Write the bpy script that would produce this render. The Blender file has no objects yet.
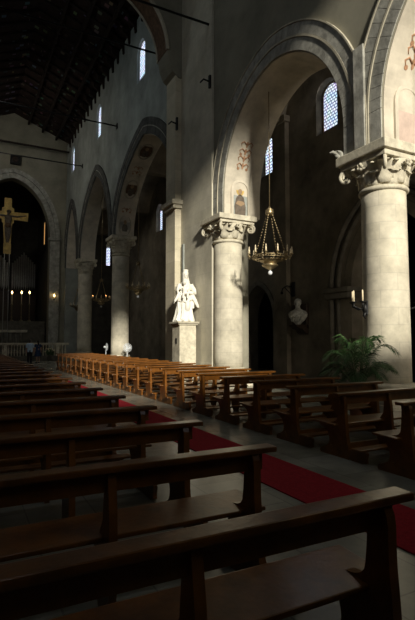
import bpy, bmesh, math, random
from mathutils import Vector, Matrix
random.seed(7)
S = bpy.context.scene
COL = S.collection
PI = math.pi
R = math.radians

# ------------------------------------------------------------------ camera
cam_d = bpy.data.cameras.new('camera'); cam = bpy.data.objects.new('camera', cam_d); COL.objects.link(cam)
cam_d.lens = 476/620*36; cam_d.sensor_width = 36; cam_d.sensor_fit = 'AUTO'; cam_d.clip_end = 200
cam.location = (0, 0, 1.65)
cam.rotation_euler = (R(90+3.6), 0, R(-27.4))
S.camera = cam
# ------------------------------------------------------------------ light, exposure
S.view_settings.view_transform = 'Standard'; S.view_settings.look = 'None'
S.view_settings.exposure = 0.0; S.view_settings.gamma = 1.0; S.view_settings.use_curve_mapping = False
W = bpy.data.worlds.new('world'); S.world = W; W.use_nodes = True
W.node_tree.nodes['Background'].inputs[0].default_value = (0.55, 0.7, 1.0, 1)
W.node_tree.nodes['Background'].inputs[1].default_value = 0.25
SUN_AZ, SUN_EL = 12.0, 20.0
sd = bpy.data.lights.new('sun', 'SUN'); sd.energy = 5.3; sd.angle = R(4.0); sd.color = (1.0, 0.94, 0.81)
so = bpy.data.objects.new('sun', sd); COL.objects.link(so)
sdir = Vector((math.sin(R(SUN_AZ))*math.cos(R(SUN_EL)), math.cos(R(SUN_AZ))*math.cos(R(SUN_EL)), -math.sin(R(SUN_EL))))
so.rotation_euler = sdir.to_track_quat('-Z', 'Y').to_euler()
so.location = (0, -30, 30)
def area(name, loc, target, sx, sy, power, col):
    d = bpy.data.lights.new(name, 'AREA'); d.shape = 'RECTANGLE'; d.size = sx; d.size_y = sy
    d.energy = power; d.color = col
    o = bpy.data.objects.new(name, d); COL.objects.link(o); o.location = loc
    o.rotation_euler = (Vector(target)-Vector(loc)).to_track_quat('-Z', 'Y').to_euler()
    return o
# west and aisle window daylight; unseen fill lamps added on the left and behind
area('daylight_west_window', (4.2, -2.6, 10), (6, 20, 6), 6.5, 9, 60, (1.0, 0.95, 0.82))
for yy, p in ((3.0, 14), (8.3, 50), (14.0, 80)):
    area('fill_left_high', (-0.9, yy, 17.5), (6.5, yy+2, 2), 1.6, 2.6, p, (0.88, 0.95, 1.0))  # added fill from high left; no windows are built there
area('fill_left_high_mid', (-0.9, 25.6, 18), (9, 28, 11), 1.6, 2.4, 140, (0.80, 0.93, 1.0))  # added fill to brighten the far arcade wall
area('fill_left_high_far', (-0.9, 38, 18), (7, 46, 11), 1.6, 2.4, 330, (1.0, 0.95, 0.85))  # added fill to lift the dim end wall
area('fill_left_high_rail', (-0.9, 30, 18), (5, 37, 1), 1.6, 2.4, 150, (1.0, 0.95, 0.85))  # added fill for the backs of the people at the rail
area('daylight_aisle_window', (13.8, 15.65, 12), (10, 16.5, 12.6), 0.9, 1.8, 30, (0.95, 0.95, 1.0))
area('fill_aisle_back', (10.9, -2.6, 5), (14, 16, 3), 1.4, 3, 270, (1.0, 0.88, 0.7))  # added fill for the aisle wall and bust; no window behind it

# ------------------------------------------------------------------ materials
def mat(name, col, rough=0.7, var=0.25, scale=3.0, bump=0.15, metal=0.0, col2=None, spec=0.4, detail=6):
    m = bpy.data.materials.new(name); m.use_nodes = True
    nt = m.node_tree; b = nt.nodes['Principled BSDF']
    b.inputs['Roughness'].default_value = rough; b.inputs['Metallic'].default_value = metal
    b.inputs['Specular IOR Level'].default_value = spec
    tc = nt.nodes.new('ShaderNodeTexCoord'); nz = nt.nodes.new('ShaderNodeTexNoise')
    nz.inputs['Scale'].default_value = scale; nz.inputs['Detail'].default_value = detail
    nz.inputs['Roughness'].default_value = 0.65
    nt.links.new(tc.outputs['Object'], nz.inputs['Vector'])
    rp = nt.nodes.new('ShaderNodeValToRGB')
    c2 = col2 or tuple(max(0, c*(1-var*1.6)) for c in col)
    c1 = tuple(min(1, c*(1+var*0.5)) for c in col)
    rp.color_ramp.elements[0].position = 0.3; rp.color_ramp.elements[0].color = (*c2, 1)
    rp.color_ramp.elements[1].position = 0.68; rp.color_ramp.elements[1].color = (*c1, 1)
    nt.links.new(nz.outputs['Fac'], rp.inputs['Fac']); nt.links.new(rp.outputs['Color'], b.inputs['Base Color'])
    if bump:
        n2 = nt.nodes.new('ShaderNodeTexNoise'); n2.inputs['Scale'].default_value = scale*5; n2.inputs['Detail'].default_value = 5
        nt.links.new(tc.outputs['Object'], n2.inputs['Vector'])
        bp = nt.nodes.new('ShaderNodeBump'); bp.inputs['Strength'].default_value = bump; bp.inputs['Distance'].default_value = 0.03
        nt.links.new(n2.outputs['Fac'], bp.inputs['Height']); nt.links.new(bp.outputs['Normal'], b.inputs['Normal'])
    m['ramp'] = rp.name
    return m

def brick_over(m, bw, bh, mortar, axes='UV', dark=0.7, off=0.5, vary=0.15):
    """ashlar joints multiplied over the stone colour. axes: UV or two object axes such as YZ"""
    nt = m.node_tree; b = nt.nodes['Principled BSDF']; src = nt.nodes[m['ramp']]
    tc = nt.nodes.new('ShaderNodeTexCoord'); br = nt.nodes.new('ShaderNodeTexBrick')
    br.inputs['Scale'].default_value = 1; br.inputs['Brick Width'].default_value = bw; br.inputs['Row Height'].default_value = bh
    br.inputs['Mortar Size'].default_value = mortar; br.inputs['Mortar Smooth'].default_value = 0.3; br.offset = off
    br.inputs['Color1'].default_value = (1, 1, 1, 1); v = 1-vary; br.inputs['Color2'].default_value = (v, v, v*0.97, 1)
    br.inputs['Mortar'].default_value = (dark, dark, dark, 1)
    if axes == 'UV':
        nt.links.new(tc.outputs['UV'], br.inputs['Vector'])
    else:
        sp = nt.nodes.new('ShaderNodeSeparateXYZ'); cb = nt.nodes.new('ShaderNodeCombineXYZ')
        nt.links.new(tc.outputs['Object'], sp.inputs[0])
        nt.links.new(sp.outputs[axes[0]], cb.inputs[0]); nt.links.new(sp.outputs[axes[1]], cb.inputs[1])
        nt.links.new(cb.outputs[0], br.inputs['Vector'])
    mx = nt.nodes.new('ShaderNodeMix'); mx.data_type = 'RGBA'; mx.blend_type = 'MULTIPLY'; mx.inputs[0].default_value = 1
    nt.links.new(src.outputs['Color'], mx.inputs[6]); nt.links.new(br.outputs['Color'], mx.inputs[7])
    nt.links.new(mx.outputs[2], b.inputs['Base Color'])
    return m

def emit(name, col, strength):
    m = bpy.data.materials.new(name); m.use_nodes = True; b = m.node_tree.nodes['Principled BSDF']
    b.inputs['Base Color'].default_value = (*[c*0.5 for c in col], 1)
    b.inputs['Emission Color'].default_value = (*col, 1); b.inputs['Emission Strength'].default_value = strength
    return m

def lattice(name, strength, tint, cell):
    """leaded panes: small lights of pale and coloured glass between dark lead"""
    m = bpy.data.materials.new(name); m.use_nodes = True; nt = m.node_tree; b = nt.nodes['Principled BSDF']
    tc = nt.nodes.new('ShaderNodeTexCoord'); br = nt.nodes.new('ShaderNodeTexBrick'); br.offset = 0.5
    nt.links.new(tc.outputs['UV'], br.inputs['Vector'])
    br.inputs['Scale'].default_value = 1; br.inputs['Brick Width'].default_value = cell; br.inputs['Row Height'].default_value = cell*0.8
    br.inputs['Mortar Size'].default_value = cell*0.14; br.inputs['Mortar Smooth'].default_value = 0.2
    br.inputs['Color1'].default_value = (*tint, 1); br.inputs['Color2'].default_value = (tint[0]*0.75, tint[1]*0.85, tint[2], 1)
    br.inputs['Mortar'].default_value = (0.10, 0.10, 0.22, 1)
    vo = nt.nodes.new('ShaderNodeTexVoronoi'); vo.inputs['Scale'].default_value = 4.5
    nt.links.new(tc.outputs['UV'], vo.inputs['Vector'])
    mx = nt.nodes.new('ShaderNodeMix'); mx.data_type = 'RGBA'; mx.blend_type = 'OVERLAY'; mx.inputs[0].default_value = 0.35
    nt.links.new(br.outputs['Color'], mx.inputs[6]); nt.links.new(vo.outputs['Color'], mx.inputs[7])
    nt.links.new(mx.outputs[2], b.inputs['Emission Color']); b.inputs['Emission Strength'].default_value = strength
    b.inputs['Base Color'].default_value = (0.1, 0.1, 0.1, 1)
    return m

M = {}
M['plaster'] = mat('plaster', (0.27, 0.255, 0.195), 0.9, 0.22, 0.55, 0.12, spec=0.2, detail=9)
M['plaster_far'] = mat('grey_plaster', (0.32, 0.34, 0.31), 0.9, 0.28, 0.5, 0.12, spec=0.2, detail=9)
M['pier'] = brick_over(mat('pier_stone', (0.60, 0.56, 0.45), 0.85, 0.2, 0.8, 0.15, spec=0.2, detail=9), 0.9, 0.42, 0.008, 'YZ', 0.85, vary=0.06)
M['strip'] = brick_over(mat('pilaster_stone', (0.62, 0.56, 0.42), 0.85, 0.15, 0.9, 0.15, spec=0.2), 0.8, 0.5, 0.01, 'XZ', 0.8, vary=0.1)
M['column'] = brick_over(mat('column_stone', (0.64, 0.59, 0.47), 0.8, 0.26, 1.3, 0.2, spec=0.25, detail=9), 0.8, 0.4, 0.01, 'UV', 0.84, vary=0.07)
M['carved'] = mat('carved_stone', (0.62, 0.57, 0.44), 0.8, 0.25, 4, 0.2, spec=0.25)
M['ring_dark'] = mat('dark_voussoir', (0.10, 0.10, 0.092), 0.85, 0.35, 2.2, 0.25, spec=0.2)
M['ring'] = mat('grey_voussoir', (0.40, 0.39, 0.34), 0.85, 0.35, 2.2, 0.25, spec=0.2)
M['hood'] = mat('pale_moulding', (0.48, 0.44, 0.34), 0.85, 0.25, 2, 0.15, spec=0.2)
M['cream'] = mat('cream_fresco_ground', (0.62, 0.56, 0.45), 0.9, 0.18, 1.6, 0.08, spec=0.2)
M['ochre'] = mat('ochre_paint', (0.46, 0.26, 0.15), 0.9, 0.3, 6, 0, spec=0.2)
M['umber'] = mat('umber_paint', (0.16, 0.10, 0.06), 0.9, 0.3, 6, 0, spec=0.2)
M['rose'] = mat('faded_rose_paint', (0.55, 0.43, 0.36), 0.9, 0.15, 3, 0, spec=0.2)
M['blue'] = mat('grey_blue_paint', (0.33, 0.35, 0.32), 0.9, 0.2, 6, 0, spec=0.2)
M['robe'] = mat('dark_robe_paint', (0.16, 0.13, 0.10), 0.9, 0.3, 6, 0, spec=0.2)
M['gold'] = mat('gold_paint', (0.62, 0.42, 0.12), 0.5, 0.3, 3, 0.05, spec=0.4)
M['wood'] = mat('varnished_wood', (0.185, 0.068, 0.010), 0.28, 0.35, 5, 0.06, spec=0.5)
M['wood_dark'] = mat('dark_wood', (0.05, 0.03, 0.018), 0.5, 0.3, 5, 0.06)
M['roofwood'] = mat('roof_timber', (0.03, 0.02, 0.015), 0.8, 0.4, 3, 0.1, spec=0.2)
M['carpet'] = mat('red_carpet', (0.32, 0.018, 0.028), 0.95, 0.2, 30, 0.3, spec=0.1)
M['marble'] = mat('white_marble', (0.80, 0.77, 0.68), 0.5, 0.08, 3, 0.08)
M['marble_grey'] = mat('veined_marble', (0.66, 0.65, 0.58), 0.5, 0.35, 9, 0.05)
M['iron'] = mat('black_iron', (0.02, 0.02, 0.02), 0.5, 0.2, 8, 0.05, metal=0.6)
M['brass'] = mat('aged_brass', (0.40, 0.31, 0.17), 0.4, 0.3, 12, 0.05, metal=0.7)
M['wax'] = mat('cream_wax', (0.85, 0.72, 0.48), 0.5, 0.05, 5, 0)
M['white'] = mat('white_enamel', (0.75, 0.78, 0.8), 0.4, 0.05, 5, 0)
M['leaf'] = mat('palm_green', (0.055, 0.125, 0.035), 0.5, 0.4, 6, 0.05)
M['stem'] = mat('palm_stem', (0.09, 0.11, 0.04), 0.6, 0.3, 6, 0.05)
M['terracotta'] = mat('terracotta', (0.30, 0.12, 0.06), 0.8, 0.2, 6, 0.1)
M['soil'] = mat('soil', (0.03, 0.022, 0.015), 1, 0.3, 20, 0.3)
M['dark'] = mat('dark_stone', (0.06, 0.055, 0.045), 0.9, 0.3, 1.5, 0.2, spec=0.2)  # very dark stone tone
M['aisle'] = mat('aisle_plaster', (0.25, 0.215, 0.16), 0.9, 0.35, 0.7, 0.15, spec=0.2, detail=9)
M['portal'] = mat('portal_stone', (0.16, 0.145, 0.115), 0.85, 0.3, 2, 0.2, spec=0.2)
M['jamb'] = mat('ochre_jamb', (0.35, 0.24, 0.14), 0.9, 0.2, 2, 0.1)
M['skin'] = mat('skin', (0.50, 0.29, 0.20), 0.6, 0.1, 8, 0)
M['shirt'] = mat('pale_blue_cotton', (0.50, 0.66, 0.82), 0.9, 0.1, 20, 0.1)
M['trousers'] = mat('dark_trousers', (0.015, 0.015, 0.02), 0.9, 0.1, 20, 0.1)
M['dress'] = mat('navy_cotton', (0.02, 0.045, 0.11), 0.9, 0.15, 20, 0.1)
M['hair'] = mat('dark_hair', (0.02, 0.013, 0.01), 0.6, 0.3, 30, 0.2)
M['hair_grey'] = mat('brown_hair', (0.10, 0.07, 0.05), 0.6, 0.3, 30, 0.2)
M['pipe'] = mat('organ_metal', (0.55, 0.55, 0.52), 0.45, 0.15, 4, 0.02, metal=0.3)
M['flame'] = emit('flame', (1.0, 0.66, 0.25), 14)
M['bulb'] = emit('bulb', (1.0, 0.45, 0.14), 5)
M['glass'] = lattice('leaded_glass', 1.15, (0.9, 0.97, 1.0), 0.17)
M['glass_plain'] = lattice('pale_leaded_glass', 1.5, (0.85, 0.95, 1.0), 0.2)
M['glass_amber'] = emit('amber_glass', (1.0, 0.5, 0.16), 0.75)
M['paper'] = mat('amber_card', (0.6, 0.28, 0.05), 0.6, 0.1, 5, 0)

def floor_mat():
    m = mat('stone_floor', (0.32, 0.315, 0.26), 0.26, 0.3, 1.1, 0.06, spec=0.45, detail=8)
    brick_over(m, 0.9, 0.6, 0.008, 'YX', 0.6, vary=0.25)
    return m
M['floor'] = floor_mat()

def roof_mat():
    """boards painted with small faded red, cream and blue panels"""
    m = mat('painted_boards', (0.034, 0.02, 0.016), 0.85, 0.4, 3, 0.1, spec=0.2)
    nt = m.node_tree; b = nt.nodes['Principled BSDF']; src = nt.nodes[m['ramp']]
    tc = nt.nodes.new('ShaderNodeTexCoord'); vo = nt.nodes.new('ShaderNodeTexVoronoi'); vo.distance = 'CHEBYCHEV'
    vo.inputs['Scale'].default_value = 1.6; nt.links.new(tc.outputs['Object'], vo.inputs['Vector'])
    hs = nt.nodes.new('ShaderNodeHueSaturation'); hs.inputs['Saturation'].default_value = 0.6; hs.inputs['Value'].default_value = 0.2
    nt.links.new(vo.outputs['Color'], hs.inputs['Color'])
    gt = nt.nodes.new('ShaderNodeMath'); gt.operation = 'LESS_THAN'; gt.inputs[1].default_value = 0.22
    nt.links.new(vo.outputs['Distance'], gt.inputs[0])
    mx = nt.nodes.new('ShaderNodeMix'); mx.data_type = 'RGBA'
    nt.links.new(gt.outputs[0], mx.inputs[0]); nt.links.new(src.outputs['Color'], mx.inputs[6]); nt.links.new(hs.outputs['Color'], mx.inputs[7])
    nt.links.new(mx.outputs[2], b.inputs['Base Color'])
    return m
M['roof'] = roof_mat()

# ------------------------------------------------------------------ mesh helpers
def new(): return bmesh.new()
def add_box(bm, c, s, rot=None, bevel=0):
    r = bmesh.ops.create_cube(bm, size=1); vs = r['verts']
    mt = Matrix.Translation(c) @ (rot.to_4x4() if rot is not None else Matrix()) @ Matrix.Diagonal((*s, 1))
    bmesh.ops.transform(bm, matrix=mt, verts=vs)
    if bevel:
        es = list({e for v in vs for e in v.link_edges})
        bmesh.ops.bevel(bm, geom=es, offset=bevel, segments=2, affect='EDGES', profile=0.6)
def bx(bm, x0, x1, y0, y1, z0, z1, bevel=0):
    add_box(bm, ((x0+x1)/2, (y0+y1)/2, (z0+z1)/2), (abs(x1-x0), abs(y1-y0), abs(z1-z0)), None, bevel)
def add_tube(bm, pts, rad, n=8, cap=True):
    pts = [Vector(p) for p in pts]
    if not isinstance(rad, (list, tuple)): rad = [rad]*len(pts)
    rings = []; up = None
    for i, p in enumerate(pts):
        t = (pts[min(i+1, len(pts)-1)]-pts[max(i-1, 0)]).normalized()
        if up is None:
            up = Vector((0, 0, 1)) if abs(t.z) < 0.9 else Vector((1, 0, 0))
        a = t.cross(up)
        if a.length < 1e-5: a = t.orthogonal()
        a.normalize(); b = a.cross(t).normalized(); up = b
        rings.append([bm.verts.new(p+(a*math.cos(2*PI*k/n)+b*math.sin(2*PI*k/n))*rad[i]) for k in range(n)])
    for r0, r1 in zip(rings, rings[1:]):
        for k in range(n):
            f = bm.faces.new((r0[k], r0[(k+1) % n], r1[(k+1) % n], r1[k])); f.smooth = True
    if cap:
        bm.faces.new(rings[0][::-1]); bm.faces.new(rings[-1])
def add_lathe(bm, prof, c=(0, 0, 0), n=24, uv=None, sx=1, sy=1):
    rings = []
    for r, z in prof:
        rings.append([bm.verts.new((c[0]+sx*r*math.cos(2*PI*k/n), c[1]+sy*r*math.sin(2*PI*k/n), c[2]+z)) for k in range(n)])
    lay = bm.loops.layers.uv.verify() if uv else None
    for i, (r0, r1) in enumerate(zip(rings, rings[1:])):
        for k in range(n):
            f = bm.faces.new((r0[k], r0[(k+1) % n], r1[(k+1) % n], r1[k])); f.smooth = True
            if lay:
                for lp, (kk, zz) in zip(f.loops, ((k, prof[i][1]), (k+1, prof[i][1]), (k+1, prof[i+1][1]), (k, prof[i+1][1]))):
                    lp[lay].uv = (2*PI*uv*kk/n, zz)
    bm.faces.new(rings[0][::-1]); bm.faces.new(rings[-1])
def add_ball(bm, c, r, seg=14):
    if not isinstance(r, (list, tuple)): r = (r, r, r)
    q = bmesh.ops.create_uvsphere(bm, u_segments=seg, v_segments=max(6, seg//2+1), radius=1)
    bmesh.ops.transform(bm, matrix=Matrix.Translation(c) @ Matrix.Diagonal((*r, 1)), verts=q['verts'])
    for v in q['verts']:
        for f in v.link_faces: f.smooth = True
def add_prism(bm, poly, axis, a, b):
    """poly of 2-D points pushed along an axis: x -> (y,z), y -> (x,z), z -> (x,y)"""
    def P(p, t):
        return {'x': (t, p[0], p[1]), 'y': (p[0], t, p[1]), 'z': (p[0], p[1], t)}[axis]
    v0 = [bm.verts.new(P(p, a)) for p in poly]; v1 = [bm.verts.new(P(p, b)) for p in poly]
    bm.faces.new(v0[::-1]); bm.faces.new(v1)
    n = len(poly)
    for k in range(n): bm.faces.new((v0[k], v0[(k+1) % n], v1[(k+1) % n], v1[k]))
def mesh(bm, name):
    bmesh.ops.recalc_face_normals(bm, faces=bm.faces)
    me = bpy.data.meshes.new(name); bm.to_mesh(me); bm.free(); return me
def obj(name, bm, m, parent=None, loc=(0, 0, 0), rz=0):
    me = mesh(bm, name); me.materials.append(M[m] if isinstance(m, str) else m)
    o = bpy.data.objects.new(name, me); COL.objects.link(o); o.location = loc; o.rotation_euler = (0, 0, rz)
    if parent is not None: o.parent = parent
    return o
def tag(o, label, cat, group=None):
    o['label'] = label; o['category'] = cat
    if group: o['group'] = group
    return o
def thing(name, label, cat, loc=(0, 0, 0), rz=0, group=None):
    o = bpy.data.objects.new(name, None); COL.objects.link(o); o.empty_display_size = 0.2
    o.location = loc; o.rotation_euler = (0, 0, rz)
    return tag(o, label, cat, group)
def struct(name, bm, m, parent=None):
    o = obj(name, bm, m, parent)
    if parent is None: o['kind'] = 'structure'
    return o
KIDS = {}
def copy_tree(o, parent=None):
    c = o.copy(); COL.objects.link(c)
    if parent is not None: c.parent = parent
    for ch in list(o.children): copy_tree(ch, c)
    return c
def fuse(o, voxel, smooth=2):
    """merge overlapping volumes of one mesh into one continuous skin"""
    r = o.modifiers.new('skin', 'REMESH'); r.mode = 'VOXEL'; r.voxel_size = voxel; r.use_smooth_shade = True
    if smooth:
        s = o.modifiers.new('smooth', 'SMOOTH'); s.iterations = smooth; s.factor = 0.5
    return o
def cut(o, cutters):
    """cut openings out of a wall"""
    bm = new()
    for fn in cutters: fn(bm)
    co = obj('cutter', bm, 'plaster')
    md = o.modifiers.new('openings', 'BOOLEAN'); md.operation = 'DIFFERENCE'; md.solver = 'EXACT'; md.object = co
    dg = bpy.context.evaluated_depsgraph_get(); me = bpy.data.meshes.new_from_object(o.evaluated_get(dg))
    o.modifiers.clear(); o.data = me
    bpy.data.objects.remove(co)

def half(s, r, k, n):
    """half a pointed arch (k = 1 round): (distance from the apex line, height) from springing to apex"""
    pm = math.acos((k-1)/k); out = []
    for i in range(n+1):
        p = pm*i/n; out.append((s*(k*math.cos(p)-(k-1)), r*math.sin(p)/math.sin(pm)))
    return out
def arch(y0, y1, zs, rise, ya=None, k=1.0, stilt=0, n=14):
    ya = (y0+y1)/2 if ya is None else ya
    L = [(ya-d, zs+stilt+z) for d, z in half(ya-y0, rise, k, n)]
    Rr = [(ya+d, zs+stilt+z) for d, z in half(y1-ya, rise, k, n)][::-1]
    pts = L+Rr[1:]
    if stilt: pts = [(y0, zs)]+pts+[(y1, zs)]
    return pts
def offset(pts, w):
    out = []
    for i, p in enumerate(pts):
        a = Vector(pts[max(i-1, 0)]); b = Vector(pts[min(i+1, len(pts)-1)]); t = (b-a).normalized()
        if i == 0 or i == len(pts)-1: t = Vector((0, 1)) if i == 0 else Vector((0, -1))
        nrm = Vector((-t.y, t.x)); out.append((p[0]+nrm.x*w, p[1]+nrm.y*w))
    return out
def profile_wall(bm, prof, ztop, x0, x1, axis='x'):
    """a wall whose underside follows prof [(y,z)...]; thick between x0 and x1 (axis y swaps x and y)"""
    def V(x, y, z): return bm.verts.new((x, y, z) if axis == 'x' else (y, x, z))
    for (ya, za), (yb, zb) in zip(prof, prof[1:]):
        bm.faces.new((V(x0, ya, za), V(x0, yb, zb), V(x1, yb, zb), V(x1, ya, za)))
        if abs(ya-yb) > 1e-6:
            for x in (x0, x1): bm.faces.new((V(x, ya, za), V(x, yb, zb), V(x, yb, ztop), V(x, ya, ztop)))
            bm.faces.new((V(x0, ya, ztop), V(x0, yb, ztop), V(x1, yb, ztop), V(x1, ya, ztop)))
    for y, z in (prof[0], prof[-1]):
        bm.faces.new((V(x0, y, z), V(x1, y, z), V(x1, y, ztop), V(x0, y, ztop)))
    bmesh.ops.remove_doubles(bm, verts=bm.verts, dist=1e-4)
def band(bm, pts, w0, w1, x0, x1, axis='x', gap=0.0, skip=1):
    """voussoirs: the strip between two offsets of an arch line, cut into blocks"""
    a = offset(pts, w0); b = offset(pts, w1)
    for i in range(0, len(pts)-1, skip):
        j = min(i+skip, len(pts)-1)
        A = Vector(a[i]); B = Vector(a[j]); C = Vector(b[j]); D = Vector(b[i])
        mid = (A+B+C+D)/4
        q = [(p+(mid-p).normalized()*gap) if gap else p for p in (A, B, C, D)]
        add_prism(bm, [tuple(p) for p in q], axis, x0, x1)

# ================================================================== THE SETTING
FX, NX, PX, AX = 9.0, 8.4, 8.3, 14.0          # far arcade, near arcade, pier face, aisle wall
ZR = 21.1                                     # eaves
YE = 48.0                                     # end wall
bm = new(); bx(bm, -7, 20, -6.6, 62, -0.3, 0); struct('floor', bm, 'floor')

# near arcade wall (two bays), stilted round arches on columns
ZA = 6.2                                      # top of the abacus
A1 = arch(8.75, 14.95, ZA, 3.4, None, 1.06, 0.75, 20)
A0 = arch(1.1, 7.55, ZA, 3.4, None, 1.06, 0.75, 20)
prof = [(-3.0, 0), (0.2, 0), (0.2, ZA)]+[(1.1, ZA)]+A0[1:]+[(8.75, ZA)]+A1[1:]+[(15.8, ZA), (15.8, 0), (18.5, 0)]
bm = new(); profile_wall(bm, prof, ZR, NX, 10.0); struct('wall_right', bm, 'plaster')
# ashlar pier face below the transverse arch, a little proud of the wall
bm = new(); bx(bm, PX, 9.6, 15.66, 18.5, 0, ZA-0.3); bx(bm, PX, 8.6, 15.66, 18.5, ZA-0.3, ZR-0.02); struct('wall_pier', bm, 'pier')
bm = new(); bx(bm, 8.02, 9.9, 18.5, 19.5, 0, ZR-0.02); struct('trim_1', bm, 'strip')
bm = new()
bx(bm, 7.9, 10.0, 18.40, 19.62, 7.3, 7.45); bx(bm, 7.82, 10.05, 18.32, 19.72, 7.45, 7.65, 0.03); struct('trim_2', bm, 'hood')

# far arcade, set back, taller pointed arches
ZF = 8.7
B2 = arch(20.9, 30.75, ZF, 4.7, 25.3, 1.5, 0, 24)
B3 = arch(32.35, 41.3, ZF, 5.6, 36.0, 1.6, 0, 24)
B4 = arch(42.9, 47.6, ZF, 5.4, 45.2, 1.7, 0, 20)
prof = [(19.5, 0), (20.9, 0)]+B2+B3+B4+[(47.6, 0), (YE+0.8, 0)]
bm = new(); profile_wall(bm, prof, ZR, FX, 10.3)
wf = struct('wall_right_far', bm, 'plaster_far')

# arched windows ------------------------------------------------------
def arched(yc, z0, z1, w, n=10):
    zs = z1-w/2
    return [(yc-w/2, z0), (yc+w/2, z0)]+[(yc+w/2*math.cos(PI*i/n), zs+w/2*math.sin(PI*i/n)) for i in range(n+1)]
def splay(bm, yc, z0, z1, w, xin, xout, grow):
    """splayed opening: wider towards the room"""
    a = arched(yc, z0-grow, z1+grow*0.8, w+2*grow); b = arched(yc, z0, z1, w)
    va = [bm.verts.new((xin, *p)) for p in a]; vb = [bm.verts.new((xout, *p)) for p in b]
    bm.faces.new(va[::-1]); bm.faces.new(vb); n = len(a)
    for k in range(n): bm.faces.new((va[k], va[(k+1) % n], vb[(k+1) % n], vb[k]))
def pane(bm, yc, z0, z1, w, x):
    lay = bm.loops.layers.uv.verify()
    p = arched(yc, z0, z1, w)
    for xx, flip in ((x, 1), (x+0.02, 0)):
        vs = [bm.verts.new((xx, *q)) for q in p]
        f = bm.faces.new(vs if flip else vs[::-1])
        for l in f.loops: l[lay].uv = (l.vert.co.y, l.vert.co.z)
    bmesh.ops.remove_doubles(bm, verts=bm.verts, dist=1e-5)
def pframe(bm, yc, z0, z1, w, x, t=0.07):
    """lead and stone frame round the pane"""
    o = arched(yc, z0-t, z1+t, w+2*t); i = arched(yc, z0, z1, w); n = len(o)
    for k in range(n):
        add_prism(bm, [o[k], o[(k+1) % n], i[(k+1) % n], i[k]], 'x', x-0.03, x+0.05)
WN = [0]
def window(yc, z0, z1, w, xin, xout, glass, frame='ring', bars=True):
    WN[0] += 1
    bm = new(); pane(bm, yc, z0, z1, w, xout-0.15); o = struct('window_%d' % WN[0], bm, glass)
    bm = new(); pframe(bm, yc, z0, z1, w, xout-0.15); obj('window_frame', bm, frame, o)
    return o
cl = [(25.9, 17.1, 19.3, 1.15), (35.6, 17.3, 19.7, 1.1), (45.1, 17.7, 19.9, 1.1)]
cut(wf, [lambda b, q=q: splay(b, q[0], q[1], q[2], q[3], FX-0.05, FX+0.3, 0.14) for q in cl])
for q in cl: window(*q, FX, FX+0.3, 'glass_plain')

# aisle outer wall with its windows, doorway and portal
bm = new(); bx(bm, AX, AX+0.9, -3.0, YE+0.8, 0, 17); wa = struct('wall_aisle', bm, 'aisle')
aw = [(15.65, 11.0, 13.0, 1.0), (20.35, 10.45, 12.3, 0.85), (35.5, 10.6, 12.5, 1.0)]
def door_cut(b):
    add_prism(b, [(19.75, -0.1), (22.55, -0.1)]+[(y, z) for y, z in arch(19.75, 22.55, 2.7, 1.85, None, 1.3)][::-1], 'x', AX-0.1, AX+1.2)
def portal_cut(b):
    add_prism(b, [(10.4, -0.1), (14.35, -0.1)]+[(y, z) for y, z in arch(10.4, 14.35, 3.75, 2.8, None, 1.25)][::-1], 'x', AX-0.1, AX+1.2)
cut(wa, [lambda b, q=q: splay(b, q[0], q[1], q[2], q[3], AX-0.05, AX+0.5, 0.2) for q in aw]+[door_cut, portal_cut])
for q, g in zip(aw, ('glass', 'glass_plain', 'glass_plain')): window(*q, AX, AX+0.45, g, 'jamb')
# chapels behind doorway and portal
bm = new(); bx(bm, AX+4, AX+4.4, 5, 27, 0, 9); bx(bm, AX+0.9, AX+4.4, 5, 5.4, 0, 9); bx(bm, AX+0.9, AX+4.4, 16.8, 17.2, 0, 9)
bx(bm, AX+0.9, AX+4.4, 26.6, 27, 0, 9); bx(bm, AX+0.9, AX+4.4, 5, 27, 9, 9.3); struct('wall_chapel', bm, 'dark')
# pilaster strip between the two aisle windows
bm = new(); bx(bm, AX-0.25, AX+0.1, 18.35, 19.4, 0, 12.6); bx(bm, AX-0.35, AX+0.1, 18.25, 19.5, 12.3, 12.6); struct('trim_3', bm, 'aisle')
# aisle vaults
vp = [(-3.0, 12.4)]
ys = [-2.9, 3.5, 11.2, 18.9, 28.5, 38.1, 47.7]
for a, b in zip(ys, ys[1:]): vp += arch(a+0.3, b-0.3, 12.4, 2.6, None, 1.0, 0, 14)
vp += [(YE+0.8, 12.4)]
bm = new(); profile_wall(bm, vp, 17, 10.02, AX); struct('ceiling_aisle', bm, 'aisle')
# aisle end wall with a tall window beside the far columns
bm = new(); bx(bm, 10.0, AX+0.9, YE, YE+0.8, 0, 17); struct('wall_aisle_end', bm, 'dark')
bm = new(); lay = bm.loops.layers.uv.verify()
pp = arched(13.3, 9.3, 11.2, 0.4)
for yy in (YE-0.06, YE-0.04):
    f = bm.faces.new([bm.verts.new((p[0], yy, p[1])) for p in pp])
    for l in f.loops: l[lay].uv = (l.vert.co.x, l.vert.co.z)
o = struct('window_8', bm, 'glass_plain')
bm = new(); oo = arched(13.3, 9.23, 11.27, 0.54)
for k in range(len(oo)): add_prism(bm, [oo[k], oo[(k+1) % len(oo)], pp[(k+1) % len(oo)], pp[k]], 'y', YE-0.1, YE)
obj('window_frame', bm, 'dark', o)

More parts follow.
